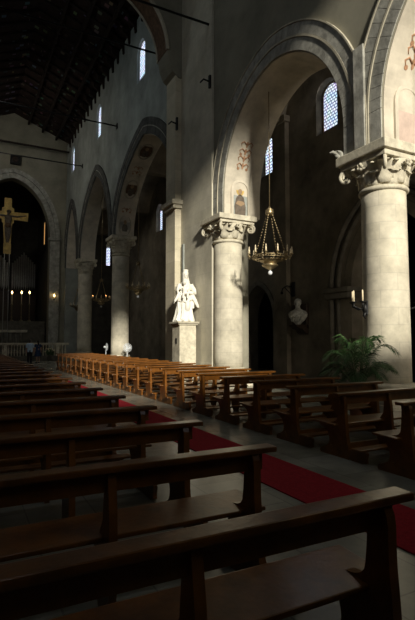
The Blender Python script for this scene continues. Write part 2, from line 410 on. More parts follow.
# end wall with the chancel arch
CX = 4.05
CA = arch(CX-3.45, CX+3.45, 11.6, 5.45, None, 1.14, 0, 22)
prof = [(-2.4, 0), (CX-3.45, 0)]+CA+[(CX+3.45, 0), (FX+0.1, 0)]
bm = new(); profile_wall(bm, prof, ZR+2.6, YE, YE+1.0, 'y'); struct('wall_end', bm, 'plaster')
bm = new(); band(bm, CA, 0.0, 0.48, YE-0.14, YE+0.3, 'y', 0.014); band(bm, CA, 0.5, 0.92, YE-0.2, YE+0.3, 'y', 0.014)
struct('trim_4', bm, 'ring')
bm = new()
for sx in (-1, 1):
    bx(bm, CX+sx*3.45, CX+sx*4.4, YE-0.2, YE+0.2, 0, 11.35, 0.05)
    bx(bm, CX+sx*3.3, CX+sx*4.5, YE-0.35, YE+0.3, 11.35, 11.6, 0.05)
struct('trim_5', bm, 'ring')
# chancel
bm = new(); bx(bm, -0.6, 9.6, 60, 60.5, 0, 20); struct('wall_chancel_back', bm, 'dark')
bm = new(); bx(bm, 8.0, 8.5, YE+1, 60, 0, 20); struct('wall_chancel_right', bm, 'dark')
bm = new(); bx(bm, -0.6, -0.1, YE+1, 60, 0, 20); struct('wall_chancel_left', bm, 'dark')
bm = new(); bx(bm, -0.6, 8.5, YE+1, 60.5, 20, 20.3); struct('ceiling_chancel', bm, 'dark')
bm = new()
for i in range(4): bx(bm, -0.1, 8.0, YE-3.5+i*0.4, 60, i*0.17, (i+1)*0.17)
struct('floor_chancel', bm, 'dark')
bm = new(); pane(bm, 54.6, 12.2, 14.7, 0.6, 7.97); struct('window_9', bm, 'glass_amber')
bm = new(); pframe(bm, 54.6, 12.2, 14.7, 0.6, 7.97, 0.12); obj('window_frame', bm, 'dark', bpy.data.objects['window_9'])

# transverse (triumphal) arch across the nave with its spandrels
TA = arch(0.4, 7.6, 14.2, 3.2, 4.0, 1.0, 0, 28)
prof = [(-2.2, 13.0), (-0.3, 13.0), (0.15, 13.5), (0.4, 14.2)]+TA[1:]+[(7.68, 13.75), (7.85, 13.35), (8.15, 13.1), (8.3, 13.1)]
bm = new(); profile_wall(bm, prof, ZR+1.5, 18.45, 19.55, 'y'); struct('wall_transverse', bm, 'plaster')
bm = new(); band(bm, TA, -0.05, 0.06, 18.38, 18.5, 'y'); band(bm, TA, -0.05, 0.06, 19.5, 19.62, 'y'); o = struct('trim_6', bm, 'hood')
bm = new(); band(bm, TA, -0.02, 0.02, 18.5, 19.5, 'y'); obj('soffit_painting', bm, 'umber', o)

# left side (behind the photographer's left shoulder)
def piers(edges, zt):
    p = []
    for a, b in edges: p += [(a, 0), (b, 0)]
    return p
pl = []
ed = [(-3.0, 0.0), (7.6, 9.0), (15.4, 19.5), (30.9, 32.3), (41.4, 42.8), (47.6, YE+0.8)]
for (a, b), (c, d) in zip(ed, ed[1:]):
    pl += [(a, 0), (b, 0)]+arch(b, c, 6.9, 3.4, None, 1.1, 0, 12)+[(c, 0)]
pl += [(ed[-1][0], 0), (ed[-1][1], 0)]
q = [pl[0]]
for p in pl[1:]:
    if p != q[-1]: q.append(p)
bm = new(); profile_wall(bm, q, ZR, -2.3, -1.0); struct('wall_left', bm, 'plaster')
bm = new(); bx(bm, -6.9, -3.0, -3.0, YE+0.8, 0, 15); struct('wall_left_aisle', bm, 'aisle')
bm = new(); bx(bm, -6.9, -1.0, -3.0, YE+0.8, 14.4, 14.8); struct('ceiling_left_aisle', bm, 'aisle')
# back wall, west window shaped to throw the sun patch; added shade loft below
YB = -3.0
OX0, OX1, OZ0, OZ1 = -0.9, 8.2, 5.5, 15.3
bm = new()
bx(bm, -7, OX0, YB-0.6, YB, 0, ZR+2.6); bx(bm, OX1, AX+0.9, YB-0.6, YB, 0, ZR+2.6)
bx(bm, OX0, OX1, YB-0.6, YB, 0, OZ0); bx(bm, OX0, OX1, YB-0.6, YB, OZ1, ZR+2.6); struct('wall_back', bm, 'plaster')
bm = new(); bx(bm, -1.0, NX, YB, -0.4, 2.9, 3.1); bx(bm, -1.0, NX, -0.5, -0.4, 3.1, 3.6); struct('loft_light_blocker', bm, 'wood_dark')  # unseen slab and parapet added to block light from the near pews

# roof: painted boards, rafters, wall-head corbels
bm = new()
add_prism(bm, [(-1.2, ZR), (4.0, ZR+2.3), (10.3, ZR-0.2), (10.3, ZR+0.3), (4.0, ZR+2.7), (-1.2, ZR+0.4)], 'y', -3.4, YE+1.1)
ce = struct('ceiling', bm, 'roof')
sl = math.atan2(2.5, 6.3)
for i in range(41):
    y = -2.5+i*1.22
    if 18.2 < y < 19.8: continue
    bm = new()
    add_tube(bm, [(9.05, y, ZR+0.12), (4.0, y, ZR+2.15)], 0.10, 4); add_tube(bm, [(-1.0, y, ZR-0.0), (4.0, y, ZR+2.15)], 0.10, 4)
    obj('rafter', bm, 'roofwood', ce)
    if y > 19.8:
        bm = new(); add_prism(bm, [(8.45, ZR+0.15), (9.02, ZR+0.15), (9.02, ZR-0.75), (8.9, ZR-0.75), (8.85, ZR-0.4), (8.5, ZR-0.15)], 'y', y-0.09, y+0.09)
        obj('corbel', bm, 'roofwood', ce)
for i, x in enumerate((5.3, 6.6, 7.9)):
    bm = new(); z = ZR+2.25-(x-4)*0.4; bx(bm, x-0.08, x+0.08, -3, YE, z-0.32, z-0.05); obj('purlin', bm, 'roofwood', ce)

# near archivolts: grey voussoirs, pale moulding, outer hood
n = 8
for pts in (A1, A0):
    bm = new(); band(bm, pts, 0.0, 0.36, NX-0.03, NX+0.2, 'x', 0.009); o = struct('trim_%d' % n, bm, 'ring'); n += 1
    bm = new(); band(bm, pts, 0.36, 0.42, NX-0.06, NX+0.1, 'x'); obj('roll_moulding', bm, 'hood', o)
    bm = new(); band(bm, pts, 0.42, 0.76, NX-0.05, NX+0.1, 'x', 0.009); obj('outer_voussoirs', bm, 'ring', o)
    bm = new(); band(bm, pts, 0.76, 0.80, NX-0.08, NX+0.1, 'x'); obj('hood_mould', bm, 'hood', o)
    bm = new(); band(bm, [p for p in pts], -0.03, 0.0, NX+0.03, 9.97, 'x'); obj('soffit_plaster', bm, 'cream', o)
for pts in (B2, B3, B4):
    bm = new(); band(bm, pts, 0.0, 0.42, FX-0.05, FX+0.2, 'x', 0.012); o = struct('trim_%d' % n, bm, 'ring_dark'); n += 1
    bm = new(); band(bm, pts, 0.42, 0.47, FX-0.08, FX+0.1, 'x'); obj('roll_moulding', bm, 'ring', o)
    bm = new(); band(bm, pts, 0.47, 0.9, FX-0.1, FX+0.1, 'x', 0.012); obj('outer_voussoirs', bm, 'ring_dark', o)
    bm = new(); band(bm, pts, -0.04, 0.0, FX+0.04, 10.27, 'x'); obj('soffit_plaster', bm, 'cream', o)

bm = new(); bx(bm, NX-0.11, NX+0.1, 7.98, 8.32, ZA, 8.7, 0.02); struct('trim_%d' % n, bm, 'ring'); n += 1
# doorway jamb and clustered portal shafts in the aisle
bm = new(); D = arch(19.75, 22.55, 2.7, 1.85, None, 1.3)
band(bm, [(19.75, 0)]+D+[(22.55, 0)], 0.0, 0.25, AX-0.06, AX+0.1, 'x'); struct('trim_%d' % n, bm, 'portal'); n += 1
P = arch(10.4, 14.35, 3.75, 2.8, None, 1.25)
bm = new()
for i, (w0, dx) in enumerate(((0.0, 0.22), (0.3, 0.1), (0.6, -0.02), (0.9, -0.14))):
    o_ = offset(P, w0+0.12); add_tube(bm, [(AX+dx, y, z) for y, z in o_], 0.11, 8)
    for s in (-1, 1):
        yy = 12.375+s*(1.975+w0+0.12)
        add_tube(bm, [(AX+dx, yy, 0.35), (AX+dx, yy, 3.6)], 0.10, 8)
        bx(bm, AX+dx-0.15, AX+dx+0.15, yy-0.15, yy+0.15, 0, 0.35, 0.03)
for s in (-1, 1):
    yy = 12.375+s*2.58; bx(bm, AX-0.35, AX+0.4, yy-0.75, yy+0.75, 3.6, 3.8, 0.03); bx(bm, AX-0.28, AX+0.4, yy-0.68, yy+0.68, 3.35, 3.6, 0.05)
struct('trim_%d' % n, bm, 'portal'); n += 1

# ================================================================== COLUMNS
def leaf(bm, ang, r0, z0, h, w, curl):
    """acanthus leaf that rises from the bell and curls outward"""
    ca, sa = math.cos(ang), math.sin(ang); N = 6; rows = []
    for i in range(N+1):
        t = i/N
        rr = r0+curl*(t**2.2); zz = z0+h*math.sin(min(1, t*1.1)*PI/2)-(0.06 if t > 0.95 else 0)
        ww = w*(0.75+0.5*math.sin(t*PI))*(1 if t < 0.9 else 0.6)
        row = []
        for s, d in ((-1, -0.02), (-0.5, 0.012), (0, 0.035), (0.5, 0.012), (1, -0.02)):
            r = rr+d; row.append(bm.verts.new((r*ca-s*ww/2*sa, r*sa+s*ww/2*ca, zz)))
        rows.append(row)
    back = []
    for row in rows: back.append([bm.verts.new(v.co-Vector((ca*0.05, sa*0.05, -0.01))) for v in row])
    for A, f in ((rows, 1), (back, 0)):
        for a, b in zip(A, A[1:]):
            for k in range(4):
                q = bm.faces.new((a[k], a[k+1], b[k+1], b[k])); q.smooth = True
    for a, b in zip(rows+[rows[-1]], back+[back[-1]]): pass
    for i in range(N):
        for k in (0, 4): bm.faces.new((rows[i][k], rows[i+1][k], back[i+1][k], back[i][k]))
    for k in range(4):
        bm.faces.new((rows[0][k], rows[0][k+1], back[0][k+1], back[0][k])); bm.faces.new((rows[N][k], rows[N][k+1], back[N][k+1], back[N][k]))
def scroll(bm, c, ax, r, w):
    """a volute: spiral tube in the plane of ax and z"""
    pts = []; rad = []
    for i in range(22):
        t = i/21; a = PI*0.6-t*3.6*PI; q = r*(1-0.8*t)
        pts.append(Vector(c)+Vector(ax)*(q*math.cos(a))+Vector((0, 0, q*math.sin(a)))); rad.append(w*(1-0.45*t))
    add_tube(bm, pts, rad, 6)
def column(x, y, r, ztop, label, ab=0.82, hab=0.3, hcap=0.62):
    t = thing('column', label, 'column', (x, y, 0))
    zc = ztop-hab-hcap
    bm = new(); bx(bm, -r-0.28, r+0.28, -r-0.28, r+0.28, 0, 0.22, 0.02); bx(bm, -r-0.2, r+0.2, -r-0.2, r+0.2, 0.22, 0.34, 0.02)
    add_lathe(bm, [(r+0.19, 0.34), (r+0.22, 0.40), (r+0.19, 0.47), (r+0.08, 0.5), (r+0.07, 0.54), (r+0.12, 0.58), (r+0.08, 0.63), (r, 0.66)], n=32); obj('base', bm, 'carved', t)
    bm = new(); N = 12
    add_lathe(bm, [(r*(1.0-0.05*i/N), 0.64+(zc-0.64)*i/N) for i in range(N+1)], n=40, uv=r); obj('shaft', bm, 'column', t)
    rt = r*0.95
    bm = new(); add_lathe(bm, [(rt, zc-0.06), (rt+0.06, zc-0.04), (rt+0.07, zc), (rt+0.05, zc+0.05), (rt, zc+0.06)], n=32); obj('astragal', bm, 'carved', t)
    bm = new()
    add_lathe(bm, [(rt-0.02, zc+0.04), (rt-0.01, zc+0.25), (rt+0.08, zc+0.45), (rt+0.2, zc+hcap)], n=32)
    for k in range(8): leaf(bm, PI/8+k*PI/4, rt, zc+0.05, hcap*0.55, 0.34, 0.14)
    for k in range(4): leaf(bm, PI/4+k*PI/2, rt+0.03, zc+0.1, hcap*0.8, 0.36, 0.34)
    for k in range(4): leaf(bm, k*PI/2, rt+0.03, zc+0.1, hcap*0.7, 0.26, 0.12)
    for k in range(4):
        a = PI/4+k*PI/2; q = ab*1.414-0.25
        scroll(bm, (q*math.cos(a), q*math.sin(a), ztop-hab-0.16), (math.cos(a), math.sin(a), 0), 0.16, 0.05)
        a = k*PI/2; 
        for q5 in range(5): add_ball(bm, ((rt+0.24)*math.cos(a)-0.06*math.sin(a)*math.cos(q5*1.257), (rt+0.24)*math.sin(a)+0.06*math.cos(a)*math.cos(q5*1.257), ztop-hab-0.10+0.06*math.sin(q5*1.257)), 0.04, 8)
        for s5 in (-1, 1):
            b5 = a+s5*0.42
            leaf(bm, b5, rt+0.02, zc+0.2, hcap*0.62, 0.16, 0.26)
    obj('capital', bm, 'carved', t)
    bm = new(); bx(bm, -ab+0.08, ab-0.08, -ab+0.08, ab-0.08, ztop-hab, ztop-hab*0.62, 0.02); bx(bm, -ab, ab, -ab, ab, ztop-hab*0.64, ztop, 0.025); obj('abacus', bm, 'carved', t)
    return t
cn = column(9.05, 8.15, 0.545, ZA, 'tall stone column nearest the camera with leafy capital, beside the palm', 0.79, 0.36)
bm = new()
leaf(bm, PI*0.9, 0.0, 0.0, 0.16, 0.2, 0.2); add_ball(bm, (-0.02, 0, 0.05), (0.12, 0.06, 0.06), 8); add_tube(bm, [(-0.05, 0, 0.08), (-0.2, 0.02, 0.14), (-0.3, 0.02, 0.1)], [0.05, 0.04, 0.01], 6)
o = obj('broken_carving', bm, 'ring', cn, (-0.72, 0.72, ZA))
column(8.85, 15.4, 0.55, ZA, 'sunlit stone column against the ashlar pier, right of the white statue', 0.80)
column(9.65, 31.6, 0.60, ZF, 'pale stone column beyond the pier with a white fan at its foot', 0.85, 0.35, 0.9)
column(9.65, 42.1, 0.62, ZF, 'dim stone column farthest along the right arcade, near the altar rail', 0.85, 0.35, 0.9)
# ---- painted soffits on the arch feet
def niche(name, label, x, y, z, w, h, figure, facing=-1):
    """painted arched niche on a jamb face that looks along -y"""
    t = thing(name, label, 'fresco', (x, y, z))
    o = [(-w/2, 0), (w/2, 0)]+[(w/2*math.cos(PI*i/12), h-w/2+w/2*math.sin(PI*i/12)) for i in range(13)]
    w2 = w-0.2; i_ = [(-w2/2, 0.0), (w2/2, 0.0)]+[(w2/2*math.cos(PI*i/12), h-w/2+w2/2*math.sin(PI*i/12)) for i in range(13)]
    bm = new()
    for k in range(1, len(o)): add_prism(bm, [o[k], o[(k+1) % len(o)], i_[(k+1) % len(o)], i_[k]], 'y', -0.07, 0.03)
    obj('niche_frame', bm, 'cream', t)
    bm = new(); add_prism(bm, i_, 'y', -0.012, 0.02); obj('painted_panel', bm, 'blue' if figure else 'rose', t)
    if figure:
        bm = new(); add_prism(bm, [(-w2*0.36, 0.02), (w2*0.36, 0.02), (w2*0.38, h*0.28), (w2*0.26, h*0.52), (w2*0.1, h*0.6), (-w2*0.1, h*0.6), (-w2*0.28, h*0.5), (-w2*0.4, h*0.26)], 'y', -0.02, 0); obj('painted_robe', bm, 'robe', t)
        bm = new(); add_prism(bm, [(0.17*math.cos(2*PI*k/20), h*0.7+0.17*math.sin(2*PI*k/20)) for k in range(20)], 'y', -0.02, 0); obj('painted_halo', bm, 'gold', t)
        bm = new(); add_prism(bm, [(0.085*math.cos(2*PI*k/16), h*0.68+0.11*math.sin(2*PI*k/16)) for k in range(16)], 'y', -0.026, 0); obj('painted_face', bm, 'jamb', t)
        bm = new(); add_prism(bm, [(-0.2, h*0.34), (0.02, h*0.28), (0.2, h*0.36), (0.12, h*0.42), (-0.1, h*0.43)], 'y', -0.026, 0); obj('painted_book', bm, 'jamb', t)
    return t
niche('painted_niche', 'arched wall painting of a robed saint above the sunlit column', 9.1, 14.93, ZA+0.02, 0.82, 1.38, True)
niche('arched_niche', 'empty arched niche with pale rose panel above the nearest column', 9.2, 7.53, ZA+0.02, 0.92, 1.42, False)
def arabesque(name, label, pts, i0, i1, x, scale, flip):
    """painted candelabrum motif that follows the soffit"""
    bm = new(); seq = pts[i0:i1] if not flip else pts[::-1][i0:i1]
    for k, (p, q) in enumerate(zip(seq, seq[1:])):
        t = Vector((0, q[0]-p[0], q[1]-p[1])).normalized(); nn = Vector((0, -t.z, t.y))
        mid = Vector((0, (p[0]+q[0])/2, (p[1]+q[1])/2))
        if nn.z > 0 or (abs(nn.z) < 1e-3 and nn.y*(1 if not flip else -1) > 0): nn = -nn
        if (flip and nn.y > 0): nn = -nn
        c = Vector((x, mid.y, mid.z))+nn*0.036
        X = Vector((1, 0, 0))
        def blob(cc, ru, rv, m=10):
            vs = [bm.verts.new(cc+X*(ru*math.cos(2*PI*j/m))+t*(rv*math.sin(2*PI*j/m))) for j in range(m)]
            v2 = [bm.verts.new(v.co+nn*0.008) for v in vs]
            bm.faces.new(vs); bm.faces.new(v2)
            for j in range(m): bm.faces.new((vs[j], vs[(j+1) % m], v2[(j+1) % m], v2[j]))
        blob(c, 0.05*scale, 0.13*scale)
        for s in (-1, 1):
            add_tube(bm, [c+X*s*0.03, c+X*s*0.16*scale+t*0.1*scale, c+X*s*0.27*scale+t*0.02, c+X*s*0.22*scale-t*0.1*scale], [0.03*scale, 0.028*scale, 0.022*scale, 0.01], 5)
            if k % 2 == 0: blob(c+X*s*0.2*scale-t*0.12*scale, 0.06*scale, 0.06*scale)
    o = obj(name, bm, 'ochre'); return tag(o, label, 'fresco')
arabesque('painted_scrollwork', 'ochre scrollwork painted above the saint on the middle arch', A1, 5, 10, 9.1, 0.9, True)
arabesque('painted_scrollwork', 'ochre scrollwork painted above the empty niche on the nearest arch', A0, 5, 11, 9.2, 1.0, True)
def medallion(pts, f, x, label, rw=0.36, rh=0.62, dark=True):
    """oval painted medallion lying on the soffit of a far arch"""
    seq = pts; i = int(f*(len(seq)-1)); p, q = Vector(seq[i]), Vector(seq[i+1])
    t = Vector((0, q.x-p.x, q.y-p.y)).normalized(); nn = Vector((0, -t.z, t.y))
    if nn.y > 0: nn = -nn
    c = Vector((x, (p.x+q.x)/2, (p.y+q.y)/2))+nn*0.05
    e = thing('painted_medallion', label, 'fresco', tuple(c)); X = Vector((1, 0, 0))
    def oval(a, b, d, m=24): return [(X*(a*math.cos(2*PI*j/m))+t*(b*math.sin(2*PI*j/m))+nn*d) for j in range(m)]
    def solid(o, d):
        bm = new(); v = [bm.verts.new(p) for p in o]; w = [bm.verts.new(p-nn*d) for p in o]; bm.faces.new(v); bm.faces.new(w[::-1])
        for j in range(len(v)): bm.faces.new((v[j], v[(j+1) % len(v)], w[(j+1) % len(v)], w[j]))
        return bm
    bm = new(); add_tube(bm, oval(rw+0.05, rh+0.05, 0.0)+[oval(rw+0.05, rh+0.05, 0)[0]], 0.05, 6); obj('oval_frame', bm, 'hood', e)
    obj('painted_ground', solid(oval(rw, rh, 0.0), 0.03), 'umber' if dark else 'ring', e)
    b = oval(rw*0.55, rh*0.5, 0.012); obj('painted_bust', solid([p-t*rh*0.3*(-1 if t.z < 0 else 1) for p in b], 0.02), 'robe' if dark else 'portal', e)
    b = oval(rw*0.3, rh*0.24, 0.016); obj('painted_head', solid([p+t*rh*0.35*(-1 if t.z < 0 else 1) for p in b], 0.02), 'jamb', e)
medallion(B2, 0.955, 9.62, 'lower grey oval painted medallion on the arch beyond the pier', dark=False)
medallion(B2, 0.75, 9.62, 'upper dark oval painted medallion on the arch beyond the pier')
medallion(B2, 0.57, 9.62, 'dark oval painted medallion at the crown of the arch beyond the pier')
arabesque('painted_scrollwork', 'ochre scrollwork painted between two oval medallions beyond the pier', B2, 6, 8, 9.62, 1.2, True)
arabesque('painted_scrollwork', 'ochre scrollwork near the crown of the arch beyond the pier', B2, 15, 18, 9.62, 1.1, True)

# ================================================================== PEWS
ORD = ['first', 'second', 'third', 'fourth', 'fifth', 'sixth', 'seventh', 'eighth', 'ninth', 'tenth', 'eleventh', 'twelfth', 'thirteenth', 'fourteenth', 'fifteenth', 'sixteenth',
       'seventeenth', 'eighteenth', 'nineteenth', 'twentieth', 'twenty-first', 'twenty-second', 'twenty-third', 'twenty-fourth', 'twenty-fifth', 'twenty-sixth', 'twenty-seventh', 'twenty-eighth']
def smooth_poly(p, it=2):
    for _ in range(it):
        q = []
        for i in range(len(p)):
            a, b = p[i], p[(i+1) % len(p)]
            q += [(a[0]*.75+b[0]*.25, a[1]*.75+b[1]*.25), (a[0]*.25+b[0]*.75, a[1]*.25+b[1]*.75)]
        p = q
    return p
def make_pew(L):
    """front towards +y, ledge over y = 0, from x = 0 to x = L"""
    t = thing('church_pew', '', 'pew')
    prof_ = smooth_poly([(-0.075, 0.875), (0.05, 0.875), (0.06, 0.62), (0.09, 0.47), (0.40, 0.46), (0.45, 0.44), (0.45, 0.40), (0.30, 0.36), (0.24, 0.25), (0.26, 0.14),
                         (0.36, 0.09), (0.44, 0.07), (0.45, 0.0), (0.4, 0.0), (-0.1, 0.0), (-0.16, 0.0), (-0.15, 0.12), (-0.10, 0.28), (-0.09, 0.45), (-0.075, 0.6)], 2)
    for x in (0.11, L-0.20):
        bm = new(); add_prism(bm, prof_, 'x', x, x+0.055); obj('end_panel', bm, 'wood', t)
        bm = new(); add_prism(bm, smooth_poly([(-0.1, 0.0), (-0.1, 0.13), (-0.2, 0.15), (-0.42, 0.17), (-0.47, 0.14), (-0.44, 0.06), (-0.46, 0.0)], 1), 'x', x+0.005, x+0.05); obj('kneeler_bracket', bm, 'wood', t)
    bm = new(); add_prism(bm, smooth_poly([(-0.06, 0.85), (0.04, 0.85), (0.08, 0.46), (0.36, 0.43), (0.34, 0.38), (0.2, 0.3), (0.2, 0.0), (-0.1, 0.0)], 1), 'x', L/2-0.03, L/2+0.02); obj('centre_support', bm, 'wood', t)
    rot = Matrix.Rotation(R(1), 3, 'X')
    bm = new(); add_box(bm, (L/2, -0.005, 0.885), (L, 0.125, 0.04), rot, 0.012); obj('book_ledge', bm, 'wood', t)
    bm = new(); add_box(bm, (L/2, 0.015, 0.805), (L-0.16, 0.028, 0.13), None, 0.004); obj('apron', bm, 'wood', t)
    bm = new(); add_box(bm, (L/2, 0.25, 0.452), (L-0.04, 0.40, 0.03), Matrix.Rotation(R(2), 3, 'X'), 0.01); obj('seat', bm, 'wood', t)
    bm = new(); add_box(bm, (L/2, -0.35, 0.178), (L-0.06, 0.19, 0.028), None, 0.01); obj('kneeler', bm, 'wood', t)
    bm = new(); add_box(bm, (L/2, 0.2, 0.10), (L-0.2, 0.05, 0.08), None, 0.005); obj('foot_rail', bm, 'wood', t)
    return t
XL, XR = 2.0, 4.69
pL = make_pew(2.34); pR = make_pew(2.1)
for i in range(26):
    o = pL if i == 0 else copy_tree(pL)
    y = 1.715+i*1.145
    o.location = (XL-2.34, y, 0); o['group'] = 'pews of the left block'
    w = ORD[i]
    o['label'] = ('nearest dark pew, its ledge crossing the bottom of the photo' if i == 0 else 'dark pew of the left block, %s from the camera' % w)
for i in range(22):
    o = pR if i == 0 else copy_tree(pR)
    y = 4.07+i*1.1
    o.location = (XR, y, 0); o['group'] = 'pews of the right block'
    o['label'] = ('dark pew cut by the right edge, nearest of the right block' if i == 0 else ('%s pew of the right block, %s from the camera' % ('shaded' if i < 5 else 'sunlit orange-brown', ORD[i])))
# small amber cards on some ledges of the left block
for i in (7, 8, 9, 10):
    y = 1.715+i*1.145
    for k, fx in enumerate((0.38, 0.52, 0.62, 0.86)):
        x = XL-1.5+fx*1.4
        bm = new(); add_box(bm, (0, 0, 0), (0.1, 0.05, 0.004), Matrix.Rotation(R(1), 3, 'X'), 0)
        o = obj('prayer_card', bm, 'paper', None, (x, y+0.0, 0.9075))
        tag(o, 'small amber card on the ledge of the %s left pew, %s from the aisle' % (ORD[i], ORD[3-k]), 'card', 'amber cards on the left pews')

# carpet runner
bm = new(); bx(bm, 3.14, 3.95, -2, 39.4, 0.0, 0.015, 0.004); tag(obj('carpet_runner', bm, 'carpet'), 'long red carpet runner laid along the aisle between the pews', 'carpet')

# ================================================================== STATUE AND PEDESTAL
t = thing('pedestal', 'square pale stone pedestal under the white statue against the pier', 'pedestal', (7.78, 17.0, 0))
bm = new(); bx(bm, -0.42, 0.42, -0.42, 0.42, 0, 0.3, 0.02); obj('plinth', bm, 'hood', t)
bm = new(); bx(bm, -0.35, 0.35, -0.35, 0.35, 0.3, 2.22, 0.01); obj('die', bm, 'carved', t)
bm = new(); bx(bm, -0.40, 0.40, -0.40, 0.40, 2.22, 2.28, 0.01); bx(bm, -0.45, 0.45, -0.45, 0.45, 2.28, 2.36, 0.015); obj('cornice', bm, 'hood', t)
bm = new(); bx(bm, -0.365, -0.345, -0.1, 0.02, 1.5, 1.72, 0.005); obj('plate', bm, 'iron', t)

def statue(loc):
    t = thing('statue', 'white marble statue of a draped woman holding a child, on the pedestal', 'statue', loc, R(-8))
    bm = new()
    # robe: stacked ovals with deep folds; figure looks along -y
    rings = []; N = 48
    secs = [(0.0, .40, .30, 0.02), (0.12, .37, .28, 0.03), (0.35, .32, .25, 0.03), (0.6, .29, .23, 0.02), (0.85, .28, .22, 0.0), (1.05, .25, .19, -0.02), (1.2, .24, .18, -0.02), (1.35, .23, .16, 0.0), (1.5, .20, .14, 0.01), (1.58, .13, .11, 0.02), (1.66, .075, .075, 0.02), (1.75, .07, .07, 0.01)]
    for z, a, b, cx in secs:
        amp = 0.045*max(0, 1-z/1.3)+0.008; r_ = []
        for k in range(N):
            th = 2*PI*k/N; f = 1+amp/a*(math.sin(th*9+z*2.2)+0.6*math.sin(th*14-z*3.5))
            r_.append(bm.verts.new((cx+a*f*math.cos(th), b*f*math.sin(th), z)))
        rings.append(r_)
    for r0, r1 in zip(rings, rings[1:]):
        for k in range(N): bm.faces.new((r0[k], r0[(k+1) % N], r1[(k+1) % N], r1[k]))
    bm.faces.new(rings[0][::-1]); bm.faces.new(rings[-1])
    # head: skull, jaw, nose, brow, veil with a high crown of cloth
    add_ball(bm, (0.0, -0.02, 1.84), (0.095, 0.115, 0.13)); add_ball(bm, (0.0, -0.06, 1.76), (0.06, 0.07, 0.07))
    add_tube(bm, [(0.0, -0.125, 1.86), (0.0, -0.16, 1.80), (0.0, -0.12, 1.79)], [0.014, 0.02, 0.01], 6)
    add_tube(bm, [(-0.06, -0.115, 1.87), (0, -0.13, 1.875), (0.06, -0.115, 1.87)], 0.014, 6)
    add_tube(bm, [(-0.03, -0.125, 1.745), (0, -0.132, 1.743), (0.03, -0.125, 1.745)], 0.011, 6)
    add_lathe(bm, [(0.10, 1.62), (0.115, 1.75), (0.125, 1.88), (0.12, 1.95), (0.10, 1.98), (0.115, 2.04), (0.10, 2.07)], (0.0, 0.03, 0), 18)
    add_tube(bm, [(0.06, 0.06, 1.9), (0.10, 0.1, 1.7), (0.18, 0.12, 1.4), (0.2, 0.13, 1.0), (0.24, 0.14, 0.5)], [0.06, 0.08, 0.10, 0.09, 0.06], 8)
    # her left arm (viewer's right), elbow out, hand under the child
    add_tube(bm, [(0.22, 0, 1.47), (0.37, -0.02, 1.25), (0.38, -0.06, 1.12), (0.22, -0.24, 1.12), (0.05, -0.27, 1.14)], [0.10, 0.10, 0.095, 0.075, 0.05], 10)
    # her right arm hangs, forearm crossing down to the left
    add_tube(bm, [(-0.22, 0, 1.47), (-0.29, -0.06, 1.25), (-0.27, -0.14, 1.08), (-0.36, -0.16, 0.9), (-0.43, -0.16, 0.78)], [0.09, 0.085, 0.075, 0.06, 0.045], 10)
    for k in range(4): add_tube(bm, [(-0.43, -0.18+0.024*k, 0.79), (-0.455, -0.185+0.024*k, 0.73), (-0.45, -0.185+0.024*k, 0.68)], [0.014, 0.013, 0.009], 5)
    add_tube(bm, [(-0.41, -0.2, 0.8), (-0.40, -0.215, 0.75)], [0.015, 0.01], 5)
    for k in range(4): add_tube(bm, [(0.06, -0.27, 1.17-0.03*k), (0.0, -0.285, 1.17-0.03*k), (-0.05, -0.28, 1.165-0.03*k)], [0.016, 0.015, 0.01], 5)
    # drapery: sash across and mantle end blowing out to the right
    for q in range(4):
        add_tube(bm, [(-0.30, -0.16+0.02*q, 0.98-0.05*q), (-0.05, -0.25, 0.93-0.05*q), (0.2, -0.22, 0.98-0.04*q), (0.34, -0.1, 1.06-0.03*q)], [0.03, 0.042, 0.04, 0.03], 7)
    for q in range(3):
        add_tube(bm, [(0.2+0.04*q, -0.18, 1.05), (0.34+0.03*q, -0.2, 0.85), (0.46+0.02*q, -0.19, 0.66), (0.50+0.03*q, -0.18, 0.56)], [0.06, 0.055, 0.045, 0.02], 7)
        add_tube(bm, [(0.26, -0.1+0.03*q, 1.0), (0.33, -0.1, 0.75), (0.30+0.03*q, -0.12, 0.52)], [0.06, 0.06, 0.03], 7)
    # knee pushing the cloth, feet under the hem
    add_ball(bm, (0.08, -0.22, 0.62), (0.12, 0.12, 0.22)); add_ball(bm, (-0.12, -0.30, 0.05), (0.06, 0.12, 0.05)); add_ball(bm, (0.14, -0.30, 0.05), (0.06, 0.12, 0.05))
    # base block of the marble
    bx(bm, -0.36, 0.36, -0.34, 0.34, 0.0, 0.06)
    for v in bm.verts: v.co.x += 0.05*v.co.z-0.04
    o = obj('draped_figure', bm, 'marble', t); fuse(o, 0.014, 1)
    # the child
    bm = new()
    add_tube(bm, [(-0.06, -0.27, 1.08), (-0.08, -0.29, 1.25), (-0.10, -0.28, 1.36)], [0.10, 0.105, 0.08], 12)
    add_tube(bm, [(-0.10, -0.28, 1.38), (-0.11, -0.28, 1.44)], 0.035, 8); add_ball(bm, (-0.115, -0.30, 1.51), (0.075, 0.085, 0.095))
    add_ball(bm, (-0.12, -0.385, 1.50), (0.013, 0.018, 0.018), 6); add_ball(bm, (-0.115, -0.27, 1.55), (0.08, 0.085, 0.07))
    for s in (-1, 1):
        add_tube(bm, [(-0.06+s*0.05, -0.29, 1.08), (-0.08+s*0.09, -0.42, 1.07), (-0.09+s*0.09, -0.42, 0.92), (-0.09+s*0.09, -0.47, 0.88)], [0.065, 0.055, 0.04, 0.022], 8)
        add_tube(bm, [(-0.10+s*0.09, -0.28, 1.35), (-0.12+s*0.17, -0.33, 1.25), (-0.10+s*0.14, -0.41, 1.22)], [0.045, 0.036, 0.026], 8)
    for v in bm.verts: v.co.x += 0.05*v.co.z-0.04
    o = obj('child', bm, 'marble', t); fuse(o, 0.012, 1)
    return t
statue((7.78, 17.0, 2.36))
